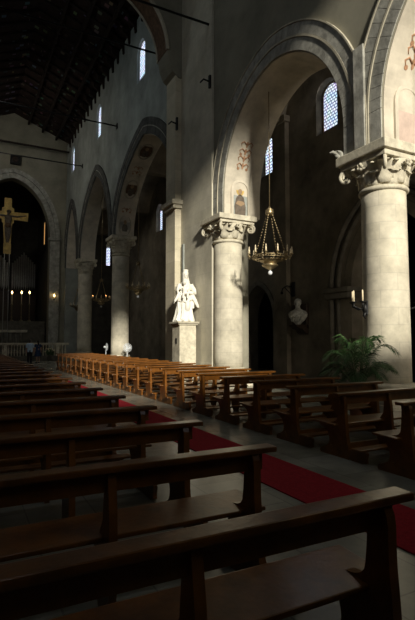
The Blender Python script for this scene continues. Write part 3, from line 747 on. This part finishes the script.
# metal sign post strip on the pier edge beside the statue
bm = new(); bx(bm, PX-0.06, PX, 18.12, 18.3, 4.05, 5.7, 0.01); tag(obj('wall_plate', bm, 'blue'), 'narrow grey metal strip fixed to the pier, upper left of the statue', 'plate')

# ================================================================== CHANDELIERS
def chandelier(x, y, z, ztop, label, lit=False):
    t = thing('chandelier', label, 'chandelier', (x, y, z))
    Rr = 0.58
    bm = new(); add_tube(bm, [(Rr*math.cos(2*PI*k/36), Rr*math.sin(2*PI*k/36), 0) for k in range(37)], 0.022, 6); add_tube(bm, [(Rr*math.cos(2*PI*k/36), Rr*math.sin(2*PI*k/36), -0.07) for k in range(37)], 0.014, 6)
    for k in range(36):
        a = 2*PI*k/36; add_ball(bm, (Rr*math.cos(a), Rr*math.sin(a), -0.035), 0.022, 6)
    obj('hoop', bm, 'brass', t)
    bm = new(); add_lathe(bm, [(0.03, -0.46), (0.07, -0.44), (0.2, -0.36), (0.27, -0.32), (0.28, -0.29), (0.2, -0.28), (0.22, -0.24), (0.36, -0.16), (0.40, -0.12), (0.36, -0.1), (0.2, -0.14), (0.05, -0.2)], n=24)
    for k in range(12):
        a = 2*PI*k/12; add_tube(bm, [(0.36*math.cos(a), 0.36*math.sin(a), -0.13), (0.48*math.cos(a), 0.48*math.sin(a), -0.13), (Rr*math.cos(a), Rr*math.sin(a), -0.03)], 0.014, 5)
    obj('basket', bm, 'brass', t)
    bm = new(); add_ball(bm, (0, 0, -0.55), 0.075); add_tube(bm, [(0, 0, -0.5), (0, 0, -0.42)], 0.02, 6); obj('globe', bm, 'white', t)
    for k in range(12):
        a = 2*PI*(k+0.5)/12; c, s = math.cos(a), math.sin(a)
        bm = new(); add_tube(bm, [(Rr*c, Rr*s, 0), ((Rr+0.06)*c, (Rr+0.06)*s, -0.06), ((Rr+0.13)*c, (Rr+0.13)*s, -0.05), ((Rr+0.14)*c, (Rr+0.14)*s, 0.04)], 0.014, 5)
        add_lathe(bm, [(0.015, 0.03), (0.055, 0.05), (0.06, 0.065), (0.02, 0.07)], ((Rr+0.14)*c, (Rr+0.14)*s, 0), 10); ar = obj('arm', bm, 'brass', t)
        bm = new(); add_lathe(bm, [(0.026, 0.065), (0.026, 0.19), (0.01, 0.21)], ((Rr+0.14)*c, (Rr+0.14)*s, 0), 8); cd = obj('candle', bm, 'wax', ar)
        bm = new(); add_lathe(bm, [(0.008, 0.205), (0.022, 0.235), (0.014, 0.27), (0.002, 0.305)], ((Rr+0.14)*c, (Rr+0.14)*s, 0), 8)
        obj('bulb', bm, 'bulb' if lit and k % 3 == 0 else 'wax', ar)
    zt = 1.42
    for k in range(4):
        a = 2*PI*k/4+0.5; bm = new(); n_ = 16
        for i in range(n_):
            f0, f1 = i/n_, (i+0.8)/n_
            p0 = Vector(((Rr*(1-f0)+0.09*f0)*math.cos(a), (Rr*(1-f0)+0.09*f0)*math.sin(a), zt*f0)); p1 = Vector(((Rr*(1-f1)+0.09*f1)*math.cos(a), (Rr*(1-f1)+0.09*f1)*math.sin(a), zt*f1))
            add_tube(bm, [p0, (p0*2+p1)/3, (p0+p1*2)/3, p1], [0.012, 0.026, 0.026, 0.012], 5)
        obj('chain', bm, 'brass', t)
    bm = new(); add_lathe(bm, [(0.05, zt-0.05), (0.13, zt-0.02), (0.14, zt+0.06), (0.12, zt+0.12), (0.14, zt+0.14), (0.05, zt+0.2), (0.02, zt+0.26)], n=14); obj('cap', bm, 'brass', t)
    bm = new(); add_tube(bm, [(0, 0, zt+0.2), (0, 0, ztop-z)], 0.016, 6); obj('suspension_rod', bm, 'brass', t)
    return t
chandelier(9.05, 12.95, 4.42, 10.15, 'brass ring chandelier with unlit candles hanging in the nearest arch')
chandelier(9.6, 27.8, 4.85, 13.0, 'dim brass chandelier hanging just beyond the pier, right of the far column')
chandelier(9.65, 36.6, 4.8, 13.8, 'chandelier with some lit orange bulbs left of the column with a fan', True)
chandelier(9.65, 44.9, 4.8, 13.6, 'small dark chandelier in the narrow last arch near the altar rail')

# candle sconces on the nearest column
def sconce(ang, z, label):
    ca, sa = math.cos(ang), math.sin(ang); r = 0.533
    t = thing('candle_sconce', label, 'sconce', (9.05+ca*r, 8.15+sa*r, z), ang)
    bm = new(); bx(bm, -0.02, 0.03, -0.06, 0.06, -0.28, 0.06, 0.01); add_ball(bm, (0.05, 0, -0.12), (0.06, 0.07, 0.12), 8); add_tube(bm, [(0.02, 0, -0.2), (0.07, 0, -0.3), (0.03, 0, -0.38)], [0.05, 0.035, 0.01], 6); obj('back_plate', bm, 'iron', t)
    for k, d in enumerate((-0.21, 0.0, 0.21)):
        rr = 0.34 if d == 0 else 0.24
        bm = new(); add_tube(bm, [(0.05, 0, -0.1), (0.14, d*0.5, -0.15), (rr, d, -0.08), (rr, d, 0.0)], 0.02, 6); add_lathe(bm, [(0.02, -0.01), (0.075, 0.015), (0.075, 0.03), (0.03, 0.035)], (rr, d, 0), 10); a = obj('arm', bm, 'iron', t)
        bm = new(); add_lathe(bm, [(0.019, 0.03), (0.017, 0.27), (0.004, 0.30)], (rr, d, 0), 8); obj('candle', bm, 'wax', a)
sconce(R(168), 2.52, 'black iron sconce with candles on the left side of the nearest column')
sconce(R(-12), 2.55, 'black iron sconce with candles at the right edge of the nearest column')

# ================================================================== PALM
def palm(loc):
    t = thing('potted_palm', 'green feathery palm in a pot before the nearest column', 'plant', loc)
    bm = new(); add_lathe(bm, [(0.16, 0), (0.2, 0.3), (0.24, 0.34), (0.24, 0.4), (0.2, 0.4), (0.19, 0.35)], n=24); obj('pot', bm, 'terracotta', t)
    bm = new(); add_lathe(bm, [(0.19, 0.30), (0.19, 0.36), (0.02, 0.38)], n=16); obj('soil', bm, 'soil', t)
    rnd = random.Random(5)
    for k in range(24):
        a = k*2.4+rnd.uniform(-0.2, 0.2)
        if k < 6: up, reach, drop = rnd.uniform(1.30, 1.45), rnd.uniform(0.3, 0.5), rnd.uniform(0.1, 0.25)
        elif k < 13: up, reach, drop = rnd.uniform(1.05, 1.3), rnd.uniform(0.62, 0.8), rnd.uniform(0.22, 0.4)
        else: up, reach, drop = rnd.uniform(0.6, 0.95), rnd.uniform(0.6, 0.75), rnd.uniform(0.2, 0.4)
        ca, sa = math.cos(a), math.sin(a)
        if ca > 0 and sa > -0.3: reach *= 1.12
        pts = []
        for i in range(15):
            s = i/14
            pts.append(Vector((ca*(0.03+reach*s**1.5), sa*(0.03+reach*s**1.5), 0.36+up*math.sin(min(1, s*1.1)*PI/2)-drop*max(0, s-0.55)**1.5*2.6)))
        bm = new(); add_tube(bm, pts, [0.011*(1-0.8*i/14) for i in range(15)], 5)
        side = Vector((-sa, ca, 0))
        for i in range(5, 15):
            p = pts[i]; tg = (pts[min(14, i+1)]-pts[i-1]).normalized(); s = i/14
            for fr in (0.0, 0.5):
                if i == 14 and fr: continue
                p = pts[i] if not fr else (pts[i]+pts[i+1])/2
                ln = (0.34*math.sin(PI*(0.15+0.75*(s-0.3)/0.7))+0.04)*rnd.uniform(0.85, 1.1)
                for sg in (-1, 1):
                    d = (side*sg*0.75+tg*0.8+Vector((0, 0, -0.15))).normalized()
                    m1 = p+d*ln*0.5; m2 = p+d*ln+Vector((0, 0, -0.3*ln)); wv = tg.cross(d).cross(d).normalized()*0.012
                    vs = [bm.verts.new(q) for q in (p, m1+wv, m2, m1-wv)]
                    c2 = bm.verts.new(m1+d.cross(wv).normalized()*0.005)
                    for f in ((0, 1), (1, 2), (2, 3), (3, 0)): bm.faces.new((vs[f[0]], vs[f[1]], c2))
                    bm.faces.new(vs[::-1])
        obj('frond', bm, 'leaf', t)
    return t
palm((7.5, 7.55, 0))

# ================================================================== AISLE FURNITURE
t = thing('marble_bust', 'white veined marble bust on a dark bracket on the aisle wall', 'bust', (13.6, 17.3, 2.05))
bm = new()
add_lathe(bm, [(0.10, 0.28), (0.16, 0.36), (0.30, 0.48), (0.42, 0.66), (0.44, 0.78), (0.36, 0.9), (0.2, 0.97), (0.12, 1.02), (0.11, 1.12)], (0, 0, 0), 24, sx=0.6, sy=1)
for q in range(5): add_tube(bm, [(-0.2, -0.32+0.1*q, 0.85), (-0.27, -0.22+0.12*q, 0.65), (-0.2, -0.1+0.09*q, 0.42)], [0.03, 0.05, 0.02], 6)
add_ball(bm, (-0.05, 0, 1.27), (0.17, 0.15, 0.19)); add_tube(bm, [(-0.21, 0, 1.31), (-0.255, 0, 1.24), (-0.21, 0, 1.22)], [0.02, 0.028, 0.012], 6); add_ball(bm, (-0.12, 0, 1.13), (0.1, 0.10, 0.08)); add_ball(bm, (0.02, 0, 1.33), (0.18, 0.17, 0.16))
for q in (-1, 1): add_ball(bm, (-0.03, q*0.15, 1.26), (0.04, 0.02, 0.05), 8)
o = obj('head_and_chest', bm, 'marble_grey', t, (0, 0, 0), R(40)); fuse(o, 0.018, 1)
bm = new(); bx(bm, 0.24, 0.38, -0.3, 0.75, 0.1, 1.25, 0.03); obj('back_board', bm, 'wood_dark', t)
bm = new(); add_prism(bm, [(-0.28, 0.28), (0.34, 0.28), (0.34, -0.15), (0.2, -0.1), (0.0, 0.12), (-0.28, 0.2)], 'y', -0.3, 0.3); obj('console', bm, 'wood_dark', t)
bm = new(); add_tube(bm, [(13.9, 18.1, 4.15), (13.6, 18.1, 4.2), (13.35, 18.1, 4.05), (13.3, 18.1, 3.9)], 0.03, 6); add_tube(bm, [(13.85, 18.1, 3.8), (13.6, 18.1, 4.0), (13.45, 18.1, 4.15)], 0.025, 6); bx(bm, 13.94, 14.02, 17.98, 18.22, 3.7, 4.4, 0.02)
add_ball(bm, (13.3, 18.1, 3.84), 0.07, 8)
tag(obj('iron_bracket', bm, 'iron'), 'black wrought iron bracket on the aisle wall above the marble bust', 'bracket')
def chair(x, y, rz, label):
    t = thing('wooden_chair', label, 'chair', (x, y, 0), rz, 'dark chairs by the aisle doorway')
    for sx in (-1, 1):
        bm = new(); add_tube(bm, [(sx*0.2, -0.2, 0), (sx*0.2, -0.2, 0.45)], 0.022, 6); obj('leg', bm, 'wood_dark', t)
        bm = new(); add_tube(bm, [(sx*0.2, 0.2, 0), (sx*0.2, 0.2, 0.5), (sx*0.2, 0.26, 1.02)], 0.022, 6); obj('leg', bm, 'wood_dark', t)
    bm = new(); bx(bm, -0.24, 0.24, -0.24, 0.22, 0.44, 0.48, 0.01); obj('seat', bm, 'wood_dark', t)
    bm = new(); add_box(bm, (0, 0.255, 0.95), (0.42, 0.025, 0.14), None, 0.01); add_box(bm, (0, 0.235, 0.72), (0.42, 0.02, 0.07), None, 0.006); obj('backrest', bm, 'wood_dark', t)
chair(12.6, 20.2, R(150), 'right one of two dark wooden chairs before the aisle doorway')
chair(12.4, 20.95, R(160), 'left one of two dark wooden chairs before the aisle doorway')

# fans by the far column
def fan(x, y, rz, label):
    t = thing('pedestal_fan', label, 'fan', (x, y, 0), rz, 'white fans by the far column')
    bm = new(); add_lathe(bm, [(0.22, 0), (0.22, 0.03), (0.06, 0.06), (0.03, 0.09)], n=20); obj('base', bm, 'white', t)
    bm = new(); add_tube(bm, [(0, 0, 0.06), (0, 0, 1.1)], 0.022, 8); obj('pole', bm, 'white', t)
    bm = new(); add_tube(bm, [(0, 0.16, 1.15), (0, -0.03, 1.15)], [0.07, 0.09], 12); obj('motor', bm, 'white', t)
    bm = new()
    for k in range(3):
        a = 2*PI*k/3; add_box(bm, (0.13*math.cos(a), -0.06, 1.15+0.13*math.sin(a)), (0.2, 0.012, 0.13), Matrix.Rotation(-a, 3, 'Y') @ Matrix.Rotation(R(25), 3, 'X'), 0.004)
    add_ball(bm, (0, -0.07, 1.15), 0.045, 8); obj('blades', bm, 'white', t)
    bm = new()
    for rr, yy in ((0.28, -0.06), (0.2, -0.12), (0.1, -0.135), (0.2, 0.0)):
        add_tube(bm, [(rr*math.cos(2*PI*k/24), yy, 1.15+rr*math.sin(2*PI*k/24)) for k in range(25)], 0.01, 4)
    for k in range(24):
        a = 2*PI*k/24; add_tube(bm, [(0.03*math.cos(a), -0.14, 1.15+0.03*math.sin(a)), (0.2*math.cos(a), -0.12, 1.15+0.2*math.sin(a)), (0.28*math.cos(a), -0.06, 1.15+0.28*math.sin(a)), (0.18*math.cos(a), 0.02, 1.15+0.18*math.sin(a))], 0.006, 4)
    obj('guard', bm, 'white', t)
fan(9.6, 29.8, R(-10), 'round white fan facing forward at the foot of the far column')
fan(9.25, 33.6, R(75), 'white fan seen edge-on left of the far column')

# iron tie rods across the nave
for i, (y, z, xe, lab) in enumerate(((15.9, 14.0, NX, 'iron tie rod overhead at the top of the photo, nearest one'), (22.7, 16.7, FX, 'iron tie rod crossing before the first high window'),
                               (30.6, 16.05, FX, 'iron tie rod crossing the nave between first and second high windows'), (40.9, 16.7, FX, 'iron tie rod crossing the nave farthest off, before the end wall'))):
    t = thing('tie_rod', lab, 'tie rod', (xe, y, z), 0)
    bm = new(); add_tube(bm, [(0, 0, 0), (-1.0-xe+0.0, 0, 0)], 0.045, 6); obj('rod', bm, 'iron', t)
    bm = new(); bx(bm, -0.06, 0.0, -0.12, 0.12, -0.18, 0.18, 0.02); obj('anchor_plate', bm, 'iron', t)
bm = new(); bx(bm, -1.0, 9.0, YE-1.2, YE-1.0, 20.0, 20.12); tag(obj('tie_beam', bm, 'roofwood'), 'dark timber tie beam high against the end wall', 'beam')
t = thing('loudspeaker', 'small black box loudspeaker on the end wall above the chancel arch', 'loudspeaker', (4.15, YE-0.22, 18.75))
bm = new(); bx(bm, -0.42, 0.42, -0.2, 0.2, -0.42, 0.42, 0.03); obj('cabinet', bm, 'iron', t)
bm = new(); add_lathe(bm, [(0.26, 0), (0.26, 0.02), (0.05, 0.0)], n=16); o = obj('cone', bm, 'wood_dark', t, (0, -0.2, 0)); o.rotation_euler = (R(90), 0, 0)
for (y, z, h, lab, x) in ((15.75, 11.6, 0.5, 'small black iron cramp high on the right edge of the pier', PX), (18.44, 11.0, 0.55, 'black iron bracket on the pilaster left of the pier', 8.1)):
    t = thing('iron_cramp', lab, 'cramp', (x, y, z))
    bm = new(); bx(bm, -0.08, 0.0, -0.06, 0.06, -h/2, h/2, 0.01); obj('plate', bm, 'iron', t)
    bm = new(); add_tube(bm, [(-0.05, 0, 0), (-0.25, 0.1, 0.1), (-0.3, 0.3, 0.05)], 0.035, 5); obj('hook', bm, 'iron', t)

# ================================================================== ALTAR END
# great crucifix on two rods
t = thing('crucifix', 'large gilded painted crucifix hanging in the chancel arch', 'crucifix', (3.78, 49.6, 0))
bm = new()
add_prism(bm, [(-0.34, 10.0), (0.34, 10.0), (0.34, 11.0), (0.30, 11.0), (0.42, 13.0), (0.55, 13.1), (0.55, 13.4), (1.85, 13.35), (1.85, 14.2), (0.55, 14.15), (0.55, 14.5), (0.33, 14.6), (0.33, 15.5),
               (-0.33, 15.5), (-0.33, 14.6), (-0.55, 14.5), (-0.55, 14.15), (-1.85, 14.2), (-1.85, 13.35), (-0.55, 13.4), (-0.55, 13.1), (-0.42, 13.0), (-0.30, 11.0), (-0.34, 11.0)], 'y', -0.06, 0.06)
obj('cross', bm, 'gold', t)
bm = new()
add_tube(bm, [(0, -0.16, 13.75), (0.02, -0.18, 13.4), (0.0, -0.19, 12.9), (0.0, -0.17, 12.7)], [0.24, 0.26, 0.21, 0.23], 12)
add_tube(bm, [(0, -0.16, 13.8), (0.02, -0.2, 13.95)], 0.09, 8); add_ball(bm, (0.05, -0.24, 14.08), (0.14, 0.16, 0.19)); add_ball(bm, (0.05, -0.2, 14.12), (0.17, 0.16, 0.18))
for s in (-1, 1):
    add_tube(bm, [(s*0.2, -0.15, 13.7), (s*0.75, -0.12, 13.72), (s*1.25, -0.1, 13.85), (s*1.45, -0.1, 13.88)], [0.1, 0.085, 0.06, 0.05], 8)
    for q in range(4): add_tube(bm, [(s*1.44, -0.1, 13.93-0.03*q), (s*1.58, -0.12, 13.92-0.025*q)], [0.02, 0.014], 5)
    add_tube(bm, [(s*1.42, -0.1, 13.93), (s*1.47, -0.13, 13.99)], [0.022, 0.014], 5)
    add_tube(bm, [(s*0.11, -0.17, 12.75), (s*0.12, -0.28, 12.1), (s*0.06, -0.16, 11.4), (s*0.04, -0.16, 11.2)], [0.14, 0.12, 0.08, 0.06], 8)
    add_tube(bm, [(s*0.05, -0.16, 11.22), (s*0.05, -0.24, 11.1), (s*0.06, -0.3, 11.02)], [0.06, 0.05, 0.03], 6)
for v in bm.verts:
    if abs(v.co.x) < 0.5: v.co.x *= 1.3
    else: v.co.x += math.copysign(0.12, v.co.x)
o = obj('carved_figure', bm, 'robe', t); fuse(o, 0.03, 1)
bm = new(); add_lathe(bm, [(0.27, 12.55), (0.28, 12.8), (0.25, 12.95)], (0, -0.18, 0), 14, sx=1, sy=0.95); obj('loincloth', bm, 'umber', t)
for s in (-1, 1):
    bm = new(); add_tube(bm, [(s*0.22, 0, 10.02), (s*0.22, 0, 0.68)], 0.03, 6); obj('support_rod', bm, 'pipe', t)
# organ pipes along the chancel back wall
def organ(x0, n_, h0, label):
    t = thing('organ_case', label, 'organ', (x0, 58.6, 0))
    wdt = n_*0.24
    bm = new(); bx(bm, -0.1, wdt+0.1, 0.2, 1.2, 0.68, 7.2, 0.05); bx(bm, -0.15, wdt+0.15, -0.1, 1.2, 7.2, 7.5, 0.04); obj('case', bm, 'wood_dark', t)
    for k in range(n_):
        h = h0+1.4*(1-abs(k-(n_-1)/2)/(n_/2)); x = 0.12+k*0.24
        bm = new(); add_lathe(bm, [(0.03, 7.5), (0.1, 7.9), (0.1, 7.5+h), (0.09, 7.5+h)], (x, 0.1, 0), 10); obj('pipe', bm, 'pipe', t)
organ(2.0, 11, 2.9, 'bank of grey organ pipes behind the crucifix'); organ(5.0, 11, 2.9, 'bank of grey organ pipes right of the crucifix')
# altar, gradine, candlesticks
t = thing('altar', 'dark carved stone altar table at the far left end of the nave', 'altar', (3.9, 50.6, 0.68))
bm = new(); bx(bm, -1.9, 1.9, -0.6, 0.6, 0, 0.15, 0.02); bx(bm, -1.6, 1.6, -0.5, 0.5, 0.15, 1.7, 0.02); obj('altar_block', bm, 'portal', t)
bm = new(); bx(bm, -1.95, 1.95, -0.65, 0.65, 1.7, 1.95, 0.03); obj('altar_slab', bm, 'carved', t)
bm = new()
for k in range(7): add_tube(bm, [(-1.35+k*0.45, -0.52, 0.2), (-1.35+k*0.45, -0.52, 1.65)], 0.08, 8)
obj('colonnettes', bm, 'portal', t)
bm = new(); bx(bm, 0.0, 7.85, 52.2, 52.9, 0.68, 3.2, 0.04); bx(bm, 0.0, 7.85, 52.4, 52.9, 3.2, 3.6, 0.04); tag(obj('retable', bm, 'portal'), 'stepped dark stone shelf behind the altar carrying tall candles', 'shelf')
def candlestick(x, y, z, h, label):
    t = thing('candlestick', label, 'candlestick', (x, y, z), 0, 'tall altar candles')
    bm = new(); add_lathe(bm, [(0.2, 0), (0.18, 0.06), (0.08, 0.15), (0.05, 0.3), (0.09, 0.38), (0.04, 0.5), (0.04, h*0.55), (0.08, h*0.57), (0.13, h*0.6), (0.03, h*0.61)], n=14); obj('stand', bm, 'brass', t)
    bm = new(); add_lathe(bm, [(0.045, h*0.6), (0.045, h-0.12)], n=10); obj('candle', bm, 'wax', t)
    bm = new(); add_lathe(bm, [(0.03, h-0.13), (0.065, h), (0.045, h+0.08), (0.005, h+0.18)], n=10); obj('flame', bm, 'flame', t)
for u, lab in ((11.5, 'leftmost of the three tall lit altar candles'), (21, 'middle of the three tall lit altar candles'), (29, 'rightmost of the three tall lit altar candles')):
    tt = (u-207.5)/476; dx, dy = 0.46+0.888*tt, 0.888-0.46*tt; y = 52.65; x = dx/dy*y; d = y/dy
    candlestick(x, y, 3.6, 1.65+48/476*d-3.65, lab)
t = thing('wall_candle', 'single lit candle on the right pillar of the chancel arch', 'candle', (7.95, YE-0.2, 5.55))
bm = new(); add_tube(bm, [(0, 0, 0), (0, -0.2, -0.05), (0, -0.25, 0.05)], 0.03, 6); add_lathe(bm, [(0.02, 0.02), (0.1, 0.06), (0.03, 0.08)], (0, -0.25, 0), 10); obj('bracket', bm, 'iron', t)
bm = new(); add_lathe(bm, [(0.035, 0.06), (0.035, 0.3)], (0, -0.25, 0), 8); obj('candle', bm, 'wax', t)
bm = new(); add_lathe(bm, [(0.03, 0.29), (0.07, 0.38), (0.04, 0.46), (0.005, 0.54)], (0, -0.25, 0), 8); obj('flame', bm, 'flame', t)
# altar rail
t = thing('altar_rail', 'pale stone balustrade across the nave before the altar', 'balustrade', (0, 40.0, 0))
bm = new(); bx(bm, -0.9, 7.9, -0.25, 0.25, 0, 0.4, 0.02); obj('plinth', bm, 'portal', t)
bm = new(); bx(bm, -0.9, 7.9, -0.2, 0.2, 1.25, 1.42, 0.03); obj('handrail', bm, 'carved', t)
k = 0; x = -0.75
while x < 7.8:
    bm = new()
    if k % 9 == 0: bx(bm, x-0.14, x+0.14, -0.17, 0.17, 0.4, 1.25, 0.01); obj('post', bm, 'carved', t)
    else: add_lathe(bm, [(0.06, 0.4), (0.045, 0.48), (0.085, 0.68), (0.05, 0.9), (0.04, 1.1), (0.065, 1.18), (0.065, 1.25)], (x, 0, 0), 8); obj('baluster', bm, 'carved', t)
    x += 0.215; k += 1
# flower arrangements by the rail
for j, (x, y, lab) in enumerate(((6.2, 38.6, 'bushy green and cream flower arrangement before the altar rail'),)):
    t = thing('flower_arrangement', lab, 'flowers', (x, y, 0)); rnd = random.Random(11+j)
    bm = new(); add_lathe(bm, [(0.14, 0), (0.2, 0.25), (0.15, 0.45), (0.17, 0.5)], n=14); obj('vase', bm, 'portal', t)
    bm = new()
    for k in range(60):
        a = rnd.uniform(0, 2*PI); r = rnd.uniform(0.05, 0.42); z = 0.5+rnd.uniform(0.05, 0.6)*(1-r); p = Vector((r*math.cos(a), r*math.sin(a), z))
        add_tube(bm, [(0, 0, 0.48), p*0.6+Vector((0, 0, 0.15)), p+Vector((0, 0, 0.05))], [0.006, 0.03, 0.004], 4)
    obj('foliage', bm, 'leaf', t)
    for k in range(14):
        a = rnd.uniform(0, 2*PI); r = rnd.uniform(0.1, 0.4); bm = new(); add_ball(bm, (r*math.cos(a), r*math.sin(a), 0.65+rnd.uniform(0.1, 0.5)*(1-r)), (0.05, 0.05, 0.04), 8); obj('bloom', bm, 'wax', t)

# ================================================================== PEOPLE
def person(x, y, rz, label, dress, h):
    """standing, seen from behind, facing +y"""
    t = thing('person', label, 'person', (x, y, 0), rz)
    k = h/1.7
    def s(*p): return tuple(c*k for c in p)
    def tb(bm, pts, rad, n_=10): add_tube(bm, [s(*p) for p in pts], [r*k for r in rad], n_)
    bm = new()
    tb(bm, [(0, 0, 0.86), (0, 0, 0.98), (0, 0.0, 1.12), (0, 0, 1.28), (0, 0, 1.40), (0, 0, 1.45)], [0.13, 0.145, 0.125, 0.145, 0.11, 0.06], 12)
    tb(bm, [(0, 0, 1.42), (0, 0.01, 1.50)], [0.055, 0.05]); add_ball(bm, s(0, 0.02, 1.60), s(0.076, 0.095, 0.11)); add_ball(bm, s(0, 0.06, 1.535), s(0.05, 0.055, 0.05))
    tb(bm, [(0, 0.11, 1.615), (0, 0.138, 1.58), (0, 0.11, 1.572)], [0.01, 0.016, 0.01], 6)
    for q in (-1, 1):
        add_ball(bm, s(q*0.078, 0.01, 1.59), s(0.012, 0.022, 0.03), 8); add_ball(bm, s(q*0.03, 0.1, 1.61), s(0.014, 0.012, 0.01), 8)
        tb(bm, [(q*0.13, 0, 1.39), (q*0.2, -0.01, 1.36), (q*0.235, -0.02, 1.1), (q*0.245, 0.03, 0.86), (q*0.245, 0.04, 0.80)], [0.07, 0.058, 0.046, 0.033, 0.03])
        add_ball(bm, s(q*0.245, 0.05, 0.76), s(0.02, 0.042, 0.05), 8)
        for f in range(4): tb(bm, [(q*0.245, 0.02+0.02*f, 0.735), (q*0.243, 0.022+0.021*f, 0.69), (q*0.235, 0.028+0.021*f, 0.655+0.006*abs(f-1))], [0.011, 0.01, 0.007], 5)
        tb(bm, [(q*0.24, 0.08, 0.785), (q*0.235, 0.11, 0.75), (q*0.23, 0.115, 0.72)], [0.013, 0.012, 0.008], 5)
        tb(bm, [(q*0.085, 0, 0.88), (q*0.095, 0.01, 0.5), (q*0.095, -0.015, 0.3), (q*0.095, 0, 0.07)], [0.09, 0.058, 0.055, 0.036])
        tb(bm, [(q*0.095, -0.05, 0.04), (q*0.1, 0.06, 0.045), (q*0.11, 0.17, 0.025)], [0.035, 0.04, 0.024])
    tb(bm, [(-0.02, 0.105, 1.545), (0.02, 0.105, 1.545)], [0.008, 0.008], 6)
    o = obj('body', bm, 'skin', t); fuse(o, 0.012*k, 1)
    bm = new(); add_ball(bm, s(0, -0.005, 1.63), s(0.086, 0.10, 0.105)); add_ball(bm, s(0, -0.045, 1.57), s(0.075, 0.06, 0.09))
    if dress: tb(bm, [(0, -0.06, 1.58), (0, -0.085, 1.46), (0, -0.09, 1.36)], [0.07, 0.065, 0.03])
    fuse(obj('hair', bm, 'hair' if dress else 'hair_grey', t), 0.014*k, 1)
    if dress:
        bm = new(); secs = [(0.50, .27, .22), (0.7, .23, .19), (0.9, .195, .16), (1.08, .155, .13), (1.25, .175, .145), (1.38, .165, .12), (1.43, .09, .08)]
        add_lathe(bm, [(a*k, z*k) for z, a, b in secs], n=28, sx=1, sy=0.8)
        for q in (-1, 1): tb(bm, [(q*0.12, 0, 1.39), (q*0.205, -0.01, 1.35), (q*0.225, -0.015, 1.2)], [0.085, 0.075, 0.066])
        fuse(obj('dress', bm, 'dress', t), 0.016*k, 1)
    else:
        bm = new(); add_lathe(bm, [(a*k, z*k) for z, a in ((0.80, .175), (0.95, .18), (1.1, .17), (1.28, .185), (1.39, .16), (1.45, .075))], n=28, sx=1.08, sy=0.85)
        for q in (-1, 1): tb(bm, [(q*0.12, 0, 1.39), (q*0.21, -0.01, 1.35), (q*0.235, -0.015, 1.12)], [0.09, 0.08, 0.07])
        fuse(obj('shirt', bm, 'shirt', t), 0.016*k, 1)
        bm = new()
        for q in (-1, 1): tb(bm, [(q*0.085, 0, 0.9), (q*0.095, 0.01, 0.5), (q*0.095, 0, 0.06)], [0.115, 0.085, 0.075])
        tb(bm, [(0, 0, 0.80), (0, 0, 0.97)], [0.16, 0.16]); fuse(obj('trousers', bm, 'trousers', t), 0.016*k, 1)
    for q in (-1, 1):
        bm = new(); tb(bm, [(q*0.095, -0.08, 0.035), (q*0.1, 0.06, 0.045), (q*0.112, 0.19, 0.03)], [0.038, 0.048, 0.03], 8); obj('shoe', bm, 'trousers', t)
person(4.40, 35.8, R(-6), 'standing person in pale blue shirt and dark trousers, seen from behind', False, 1.66)
person(4.97, 36.0, R(12), 'standing person in navy dress with bare legs, right of the blue shirt', True, 1.60)
